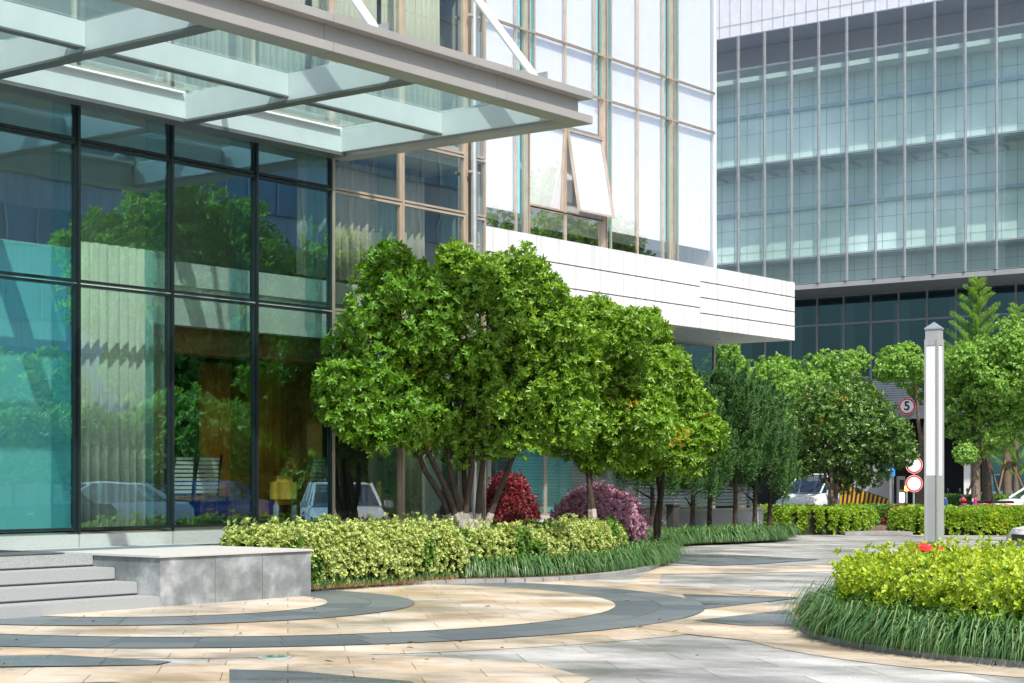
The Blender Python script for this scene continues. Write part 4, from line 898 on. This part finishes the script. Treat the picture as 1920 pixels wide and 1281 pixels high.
# ============================================================ PLANTING BEDS
e1 = smooth_path([PG(578, 1110), PG(700, 1101), PG(850, 1096), PG(1000, 1093), PG(1110, 1086), PG(1205, 1074), PG(1240, 1058), PG(1232, 1045), PG(1180, 1030)], 2)
bed = [tuple(p) for p in e1]+[(29.5, 22.2), (23.25, 22.2), (23.25, V1-.05), (16.1, V1-.05), (16.1, 16.4)]
sheet('planting_bed_soil', bed, .05, M['soil'])
def kerb(name, label, path, w_=.16, h=.07, closed=False):
    path = [Vector((*p, 0)) for p in path]; root = empty(name, path[len(path)//2]); tag(root, label, 'kerb')
    acc = []; 
    m = MB(); n = len(path)
    for i in range(n-1 if not closed else n):
        a, b_ = path[i], path[(i+1) % n]; d = (b_-a); 
        if d.length < .02: continue
        dn = d.normalized(); nn = Vector((-dn.y, dn.x, 0))*w_/2; a2, b2 = a+dn*.004, b_-dn*.004
        m.hexa([tuple(a2-nn), tuple(b2-nn), tuple(b2+nn), tuple(a2+nn), *[tuple(p+Vector((0, 0, h))) for p in (a2-nn, b2-nn, b2+nn, a2+nn)]])
    m.build('stones', M['kerb'], root, bevel=.006); return root
kerb('bed_kerb', 'low grey kerb stones edging the long bed beside the plinth', resample(e1, .8)[::1])
# variegated hedge along the front
hp1 = [(16.5, 17.1), (18.0, 17.15), (19.6, 17.05), (21.4, 16.75), (23.2, 16.75), (24.9, 17.4)]
hedge('variegated_hedge', 'cream and green variegated hedge beside the granite plinth', 'hedge', [(16.45, 16.95), (17.6, 16.95), (18.9, 16.95), (19.9, 17.0)], .62, .84, 6500, M['lf_var'], .062, 6, 'variegated hedges in the long bed', mix=(M['lf_green'], .62, .8), shoots=.1, W=.55)
hedge('variegated_hedge', 'lower variegated hedge running under the two trees behind the lilyturf', 'hedge', [(20.3, 17.1), (21.6, 16.95), (23.4, 17.0), (25.6, 17.9)], .55, .74, 5500, M['lf_var'], .06, 6, 'variegated hedges in the long bed', mix=(M['lf_green'], .3, .8), shoots=.12, W=.5)
go = smooth_path([PG(845, 1086), PG(950, 1085), PG(1080, 1078), PG(1170, 1067), PG(1212, 1054), PG(1215, 1042)], 1)
grass_strip('lilyturf_border', 'dark green arching lilyturf spilling over the kerb of the long bed', go, .34, 20000, .46)
# loose green shoots and dry litter in front of the hedge
n_ = 900; t_ = rng.random(n_); base = np.stack([16.4+t_*3.2, 16.15+rng.random(n_)*.25, np.full(n_, .06)], 1)
d_ = unit(np.concatenate([rng.normal(size=(n_, 2)), np.zeros((n_, 1))], 1))
tag(blade_object('dry_litter', M['straw'], base, d_, rng.uniform(.1, .25, n_), .004, rng.uniform(.1, .5, n_)), 'dry brown needles and stalks lying under the variegated hedge', 'litter', kind='stuff')
n_ = 1400; t_ = rng.random(n_); base = np.stack([16.3+t_*3.5, 16.25+rng.random(n_)*.3, np.full(n_, .05)], 1); d_ = unit(np.concatenate([rng.normal(size=(n_, 2)), np.zeros((n_, 1))], 1))
tag(blade_object('weeds', M['lf_grass'], base, d_, rng.uniform(.1, .28, n_), .004, rng.uniform(.4, 1.1, n_)), 'thin weeds growing at the foot of the variegated hedge', 'grass', kind='stuff')

# ---- trees by the entrance
osm = 'evergreen trees in the long bed'
D1 = 27.2
b1 = blobs_px([(735, 525, 62), (855, 520, 66), (975, 535, 66), (682, 580, 40), (790, 600, 95), (900, 610, 110), (1010, 620, 66), (695, 665, 78), (650, 735, 55), (628, 768, 32), (720, 745, 85), (830, 720, 100), (940, 730, 100), (1040, 720, 72), (800, 790, 60), (930, 795, 60), (1010, 795, 50), (622, 705, 34), (650, 795, 36), (700, 810, 40)], D1, .6, 1.7)
b1 += blobs_px([(1080, 650, 50), (1070, 790, 50), (1075, 705, 60), (870, 825, 55), (760, 800, 45), (970, 825, 42), (730, 510, 50), (860, 505, 52), (980, 512, 50), (1030, 560, 42), (795, 530, 52), (918, 530, 55), (1055, 600, 40)], 27.0, .4, 1.7)
broad_tree('evergreen_tree', 'largest glossy evergreen tree with many dark stems before the lobby glass', 'tree', PD(882, 27.4), b1, 520, (.12, .30), 58, 7, .094, M['lf_osm'], M['bark'], .06, 7, osm, 0, clip_front, .1, lime=True, squash=.95)
b2 = blobs_px([(1100, 605, 48), (1140, 600, 36), (1085, 690, 80), (1150, 660, 62), (1195, 625, 42), (1110, 770, 85), (1185, 735, 75), (1060, 800, 60), (1170, 820, 60), (1110, 840, 45), (1230, 800, 50), (1185, 612, 38), (1110, 600, 45), (1150, 640, 50)], 31.0, .6)
broad_tree('evergreen_tree', 'middle evergreen tree on two slender stems in front of the purple shrub', 'tree', PD(1114, 31), b2, 350, (.12, .30), 54, 7, .096, M['lf_osm'], M['bark'], .06, 2, osm, 0, clip_front, .1, lime=True, squash=.95)
b3 = blobs_px([(1215, 640, 42), (1240, 700, 52), (1230, 780, 70), (1290, 780, 52), (1320, 815, 40), (1270, 850, 48), (1200, 850, 45), (1260, 740, 55), (1215, 620, 40)], 33.5, .6)
broad_tree('evergreen_tree', 'rightmost evergreen tree sloping down to the junipers, orange young leaves on its side', 'tree', PD(1235, 34), b3, 260, (.15, .34), 44, 7, .11, M['lf_osm'], M['bark'], .055, 2, osm, 0, None, .5, squash=.95)
# ---- red and purple shrubs
def round_shrub(name, label, c, rx, rz, n, L, mt, k=5, W=.4):
    root = empty(name, (c[0], c[1], 0)); tag(root, label, 'shrub'); d = rdir(n*2); d = d[d[:, 2] > -.45][:n]
    rr = rng.uniform(.86, 1.05, len(d))*(1+.13*wob(d[:, 0]*1.7+rx*9, d[:, 1]*1.7+d[:, 2]*2.2)); rr[rng.random(len(d)) < .04] *= 1.12; p = d*rr[:, None]*np.array([rx, rx, rz])+np.array([c[0], c[1], rz*.85]); p[:, 2] = np.maximum(p[:, 2], .05)
    leaf_object('leaves', mt, *whorls(p, d+rng.normal(0, .25, d.shape), k, L, (.3, 1.3), W), parent=root)
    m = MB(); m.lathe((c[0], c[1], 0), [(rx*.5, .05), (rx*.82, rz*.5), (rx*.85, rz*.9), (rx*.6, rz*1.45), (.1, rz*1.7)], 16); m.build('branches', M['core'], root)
round_shrub('red_shrub', 'dark crimson shrub behind the stems of the largest tree', PD(955, 30.2), .48, .86, 2600, .055, M['lf_red'])
round_shrub('purple_shrub', 'rounded purple leaved shrub behind the two slender stems', PD(1122, 33.6), .86, .74, 5000, .06, M['lf_purple'])
# ---- junipers
def juniper(px, D, top, wpx, label, low=930):
    c = PD(px, D); H = PZ(top, D); root = empty('juniper', (*c, 0)); tag(root, label, 'juniper', 'junipers in front of the louvred screen')
    zl = PZ(low, D); Rw = wpx*D/F/2; T = int(120*Rw*2); P, A, Q = [], [], []
    for i in range(T):
        s = random.random()**.85; z = zl+(H-zl)*s*.9; a = random.uniform(0, 2*math.pi)
        r = Rw*(1-.6*s**2.5)*(.65+.35*min(1, s*4+.3))*(1+.22*math.sin(a*3+z*4+px))*random.uniform(.55, 1.0)
        b = np.array([c[0]+r*math.cos(a), c[1]+r*math.sin(a), z]); ax = unit(np.array([math.cos(a)*random.uniform(.1, .7), math.sin(a)*random.uniform(.1, .7), 1.0])); ln = random.uniform(.42, .85)
        n = 250; t = rng.random(n)**.75; rd = rdir(n); rad = .14*np.sin(np.clip(t*1.0+.22, 0, 1)*math.pi)**.8*(1-t*.3)+.015
        P.append(b+ax*(t*ln)[:, None]+rd*rad[:, None]); A.append(ax*.7+rd*.9); Q.append(rd)
    P, A, Q = map(np.concatenate, (P, A, Q)); leaf_object('crown', M['lf_conifer'], P, A, Q+.1, rng.uniform(.04, .075, len(P)), .022, root)
    m = MB(); m.tube([(c[0], c[1], 0), (c[0]+.03, c[1], H*.35), (c[0]-.03, c[1]+.02, H*.8)], [.07, .05, .015], 8)
    for k in range(7):
        z = H*(.25+.09*k); a = random.uniform(0, 6.28); m.tube([(c[0], c[1], z), (c[0]+Rw*.6*math.cos(a), c[1]+Rw*.6*math.sin(a), z+.25)], [.03, .01], 6)
    m.build('trunk', M['bark'], root, smooth=True)
juniper(1222, 40.8, 770, 120, 'leftmost juniper, partly behind the evergreen tree', 925)
juniper(1298, 42.0, 760, 125, 'low bushy juniper right of the dark utility post', 940)
juniper(1330, 43.4, 722, 115, 'juniper with a tall tip behind the low bushy one', 915)
juniper(1378, 43.2, 716, 125, 'tallest juniper near the end of the planter wall', 905)
juniper(1415, 44.2, 732, 120, 'broad juniper at the planter wall corner', 925)
juniper(1443, 45.4, 762, 85, 'rightmost drooping juniper beside the minivan', 945)
fp = [PD(1175, 37.5), PD(1225, 40.0), PD(1340, 41.3), PD(1405, 42.3), PD(1440, 44.0)]
sheet('juniper_bed_soil', [PD(1150, 36.5), PD(1225, 38.9), PD(1340, 40.3), PD(1420, 41.4), PD(1452, 43.5), (40.9, 23.18), (27, 23.18)], .05, M['soil'])
grass_strip('lilyturf_border', 'lilyturf border in front of the junipers and planter wall', fp, .5, 18000, .5)

# ---- far hedges
fh = 'clipped hedges along the back of the plaza'
hedge('clipped_hedge', 'yellow green clipped hedge with reddish patches left of the stone step', 'hedge', [PD(1440, 49.6), PD(1500, 48.2), PD(1560, 48.2), PD(1608, 49.0)], .65, .74, 6500, M['lf_lime2'], .085, 6, fh, mix=(M['lf_green'], .35, .7), W=.5)
hedge('clipped_hedge', 'dark green and reddish hedge behind the stone step', 'hedge', [PD(1590, 51.5), PD(1640, 51.5), PD(1700, 51.0)], .5, .74, 2600, M['lf_green'], .08, 6, fh, mix=(M['lf_red'], .35, 1.1), W=.5)
hedge('clipped_hedge', 'bright yellow green clipped hedge behind the lamp post', 'hedge', [PD(1702, 48.6), PD(1760, 48.0), PD(1850, 48.0), PD(2050, 48.4)], .7, .73, 11000, M['lf_lime2'], .085, 6, fh, mix=(M['lf_lime'], .3, .9), W=.5)
a = PD(1595, 47.4); b_ = PD(1705, 47.4)
def obox(p, q_, w_, z0, z1, name, mt, par):
    p = Vector((*p, 0)); q_ = Vector((*q_, 0)); d = (q_-p).normalized(); n = Vector((-d.y, d.x, 0))*w_
    MB().hexa([(*v.xy, z0) for v in (p, q_, q_+n, p+n)]+[(*v.xy, z1) for v in (p, q_, q_+n, p+n)]).build(name, mt, par, bevel=.01)
ss = empty('stone_steps', (*a, 0)); tag(ss, 'two low stone steps in the gap between the back hedges', 'steps')
obox(PD(1585, 47.2), PD(1712, 47.2), 1.1, .005, .10, 'step', M['kerb'], ss); obox(PD(1612, 48.3), PD(1690, 48.3), .8, .005, .24, 'step', M['bark_grey'], ss)
hedge('azalea_bed', 'loose azalea bed with pink flowers under the ginkgo trees', 'hedge', [PD(1790, 61), PD(1900, 61), PD(2020, 61)], .9, .95, 3500, M['lf_green'], .09, 5, None, mix=(M['lf_purple'], .75, 1.3))
hedge('azalea_bed', 'loose low shrubs around the foot of the two round signs', 'hedge', [PD(1660, 57), PD(1720, 56.5), PD(1785, 57)], .6, .62, 2200, M['lf_green'], .08, 5, None, mix=(M['lf_lime2'], .5, 1.2))

# ---- round bed with the lamp post
rb = circ(ISL, RI-.05, 72); sheet('round_bed_soil', rb, .06, M['soil'])
kerb('round_bed_kerb', 'curved grey kerb stones around the round bed at the right', circ(ISL, RI, 34), .2, .06, closed=True)
gp = circ(ISL, RI-.44, 40); gp.append(gp[0])
grass_strip('lilyturf_ring', 'dark green lilyturf ring hanging over the kerb of the round bed', gp, .32, 80000, .47)
root = empty('yellow_hedge', (*ISL, 0)); tag(root, 'golden yellow green hedge filling the round bed around the lamp post', 'hedge')
Rh = RI-.36; n = 15000; t = rng.random(n); a = rng.uniform(0, 2*math.pi, n); side = rng.random(n) < .34
r = np.where(side, Rh*rng.uniform(.95, 1.03, n), Rh*np.sqrt(t)); z = np.where(side, rng.uniform(.28, .68, n), .70*rng.uniform(.93, 1.04, n))
z = z*(1-.28*np.clip((r/Rh-.86)/.14, 0, 1)**2*(~side)); p = np.stack([ISL[0]+r*np.cos(a), ISL[1]+r*np.sin(a), z], 1)
o_ = np.stack([np.cos(a)*np.where(side, 1, (r/Rh)**6), np.sin(a)*np.where(side, 1, (r/Rh)**6), np.where(side, .5, 1.)], 1); o_ = unit(unit(o_)+rng.normal(0, .3, o_.shape))
p += o_*(wob(p[:, 0]*1.3, p[:, 1]*1.3+p[:, 2])[:, None])*.07; sh = rng.random(n) < .08; p[sh, 2] += rng.uniform(.03, .16, sh.sum())
P_, A_, N_, LL, WW = whorls(p, o_, 6, .06, (.25, 1.2), .5)
low = np.repeat((z < .42) & side | (rng.random(n) < .06), 6)
leaf_object('leaves', M['lf_lime'], P_[~low], A_[~low], N_[~low], LL[~low], WW[~low], root); leaf_object('lower_leaves', M['lf_lime2'], P_[low], A_[low], N_[low], LL[low]*1.1, WW[low]*1.1, root)
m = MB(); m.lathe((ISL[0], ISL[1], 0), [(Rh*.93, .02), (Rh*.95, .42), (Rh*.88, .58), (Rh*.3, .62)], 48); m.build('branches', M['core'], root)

# ---- trees at the back
o2 = blobs_px([(1560, 800, 78), (1620, 790, 62), (1520, 835, 52), (1665, 820, 45), (1590, 860, 60), (1500, 870, 30), (1640, 870, 42), (1545, 760, 45), (1690, 850, 25), (1600, 745, 40)], 52.5, .9)
broad_tree('evergreen_tree', 'round dark evergreen tree beside the striped ramp wall and minivan', 'tree', PD(1562, 52.5), o2, 260, (.22, .5), 15, 7, .13, M['lf_osm_dark'], M['bark_grey'], .12, 5, None, .7, lambda P: P[:, 2] > 1.1, .5)
gk = 'ginkgo trees at the back'
def ginkgo(px, D, blobs, label, ntr=4, nc=200):
    broad_tree('ginkgo_tree', label, 'tree', PD(px, D), blobs_px(blobs, D, 1.0), int(nc*1.7), (.12, .36), 24, 6, .09, M['lf_ginkgo'], M['bark_grey'], .15, ntr, gk, 2.2, None, 0, W=.75, spread=(.4, 1.5), squash=.8, inner=.15)
ginkgo(1390, 60, [(1370, 700, 50), (1360, 660, 22), (1410, 750, 60), (1450, 710, 42), (1350, 760, 50), (1500, 740, 50), (1430, 800, 50)], 'ginkgo tree behind the junipers, nearest the white overhang')
ginkgo(1560, 62, [(1540, 710, 45), (1580, 690, 32), (1480, 690, 30), (1610, 678, 24), (1540, 760, 50), (1590, 740, 40), (1500, 770, 50)], 'ginkgo tree above the dark round evergreen')
ginkgo(1725, 60, [(1670, 680, 30), (1710, 690, 36), (1700, 660, 20), (1660, 700, 18), (1760, 700, 36), (1725, 730, 26)], 'thin ginkgo crown just left of the lamp post', 2, 110)
ginkgo(1829, 57, [(1830, 720, 68), (1880, 700, 70), (1800, 680, 42), (1900, 640, 42), (1850, 790, 62), (1790, 760, 40), (1900, 780, 55), (1810, 850, 22), (1930, 700, 60), (1790, 700, 40)], 'big ginkgo tree with a straight grey trunk right of the lamp post', 5, 420)
def feathery(px, D, top, low, label):
    c = PD(px, D); root = empty('young_redwood', (*c, 0)); tag(root, label, 'tree'); H = PZ(top, D); zl = PZ(low, D); m = MB(); m.tube([(c[0], c[1], 0), (c[0], c[1], H)], [.13, .012], 10); P, A, Q = [], [], []
    for i in range(46):
        s = i/46; z = zl+(H-zl)*s; a = i*2.4; ln = 1.5*(1-s)**.8+.12; e = np.array([math.cos(a), math.sin(a), .75]); b = np.array([c[0], c[1], z]); m.tube([tuple(b), tuple(b+e*ln*.8)], [.02, .006], 5)
        n = int(420*ln)+60; t = rng.random(n); rd = rdir(n); P.append(b+e*(t*ln)[:, None]+rd*.05); A.append(rd*np.array([1, 1, .3])+e*.6); Q.append(np.tile([0, 0, 1.], (n, 1))+rd*.3)
    leaf_object('crown', M['lf_ginkgo'], *map(np.concatenate, (P, A, Q)), .085, .018, root); m.build('trunk', M['bark_grey'], root, smooth=True)
feathery(1832, 61, 522, 760, 'slim feathery conifer rising above the big ginkgo')
feathery(1905, 62, 570, 900, 'feathery young conifer at the far right behind the ginkgo')
def staked(px, D, label):
    c = PD(px, D); root = empty('staked_tree', (*c, 0)); tag(root, label, 'tree', 'young trees held by stakes'); H = PZ(700, D)
    MB().tube([(c[0], c[1], 0), (c[0]+.03, c[1], H*.5), (c[0], c[1], H)], [.17, .14, .08], 12).build('trunk', M['bark_grey'], root, smooth=True)
    bl = [(np.array([c[0]+random.uniform(-.7, .7), c[1]+random.uniform(-.7, .7), H+random.uniform(-.3, .9)]), random.uniform(.4, .6)) for _ in range(6)]
    P, O = crown_tips(subclump(bl, 50, (.15, .3)), 14); leaf_object('crown', M['lf_ginkgo'], *whorls(P, O, 6, .09, (.4, 1.5), .7), parent=root)
    for k in range(3):
        a = k*2.1+px; st2 = MB().tube([(c[0]+1.1*math.cos(a), c[1]+1.1*math.sin(a), 0), (c[0]+.12*math.cos(a), c[1]+.12*math.sin(a), 2.2)], .035, 7).build('tree_stake', M['stake']); tag(st2, 'brown wooden stake leaning on a young tree trunk behind the scooters', 'stake', 'stakes propping the young trees')
staked(1849, 60, 'staked young tree with a rough trunk just right of the big ginkgo trunk'); staked(1888, 62, 'staked young tree nearest the right edge')

# ============================================================ ACROSS THE FORECOURT (seen mirrored in the glass)
ac = empty('apartment_block', (65, -33, 0)); tag(ac, 'banded blue and white apartment block mirrored in the lobby glass', 'building')
MB().box(36, 86, -46, -32.3, 0, 40).build('wall', M['white_panel'], ac)
for k in range(11):
    z = 2.4+k*3.4; MB().box(36.05, 85.95, -32.29, -32.1, z, z+1.9).build('window_band', M['band_blue'], ac)
    m = MB()
    for j in range(26): m.box(36.5+j*1.98, 36.6+j*1.98, -32.09, -32.0, z, z+1.9)
    m.build('band_mullion', M['silver'], ac)
MB().box(35.5, 86.5, -46.5, -31.5, 40.01, 40.8).build('roof', M['white'], ac)
tr = 'broad trees mirrored in the glass'
def mtree(c, H, Rr, label, zc=.6):
    bl = [(np.array([c[0]+Rr*.55*math.cos(a)*f, c[1]+Rr*.55*math.sin(a)*f, H*zc+dz]), Rr*.55) for a, f, dz in [(random.uniform(0, 6.28), random.uniform(.4, 1.1), random.uniform(-.22, .24)*H) for _ in range(9)]]
    broad_tree('broadleaf_tree', label, 'tree', c, bl, 130, (.4, .9), 7, 6, .24, M['lf_ginkgo'], M['bark_grey'], .2, 4, tr, 2.5, None, 0)
mtree(mir(300, 58), 12.2, 3.3, 'rounded tree mirrored behind the sheer curtain')
mtree(mir(410, 60), 12.0, 3.3, 'tree mirrored in the third glass bay'); mtree(mir(540, 60), 12.4, 3.4, 'tallest mirrored tree in the fourth glass bay')
mtree(mir(60, 56), 6.2, 2.2, 'lower tree mirrored in the leftmost bay'); mtree(mir(690, 58), 7.5, 1.8, 'slim mirrored tree right of the tallest one')
for px, D, lb in ((-40, 50, 'low bushy tree mirrored at the far left'), (110, 52, 'low bushy tree mirrored above the dark car'), (260, 54, 'low bushy tree mirrored behind the white car'), (380, 53, 'low bushy tree mirrored beside the slatted chairs'), (500, 55, 'low bushy tree mirrored around the sofa'), (610, 54, 'low bushy tree mirrored at the left edge of the large crown'), (730, 56, 'low bushy tree mirrored behind the dark stems'), (840, 58, 'low bushy tree mirrored near the pipe column')):
    mtree(mir(px, D), 4.4 if px > 250 else 3.6, 2.3, lb, .45)
def mir2(px, D): a = PD(px, D); return (a[0], 2*V2-a[1])
for px, H, rr_, lb in ((950, 12.4, 3.2, 'leftmost tree top mirrored above the white overhang'), (1040, 12.9, 3.2, 'middle tree top mirrored below the open window'), (1110, 13.0, 3.0, 'tree top mirrored under the swung out sash'), (1165, 11.4, 2.4, 'small right tree top mirrored above the overhang')):
    mtree(mir2(px, 80), H+2.2, rr_*1.1, lb, .66)

n_ = 55; px_ = rng.uniform(-50, 1500, n_); py_ = 1095+rng.random(n_)**1.5*170
pp = np.array([[*PG(a_, b2_), .04] for a_, b2_ in zip(px_, py_)]); d_ = unit(np.concatenate([rng.normal(size=(n_, 2)), np.zeros((n_, 1))], 1)+1e-3)
tag(leaf_object('fallen_leaves', M['straw'], pp, d_, np.tile([0, 0, 1.], (n_, 1))+rng.normal(0, .25, (n_, 3)), rng.uniform(.03, .08, n_), .03), 'scattered small dry leaves fallen on the paving', 'leaves', kind='stuff')
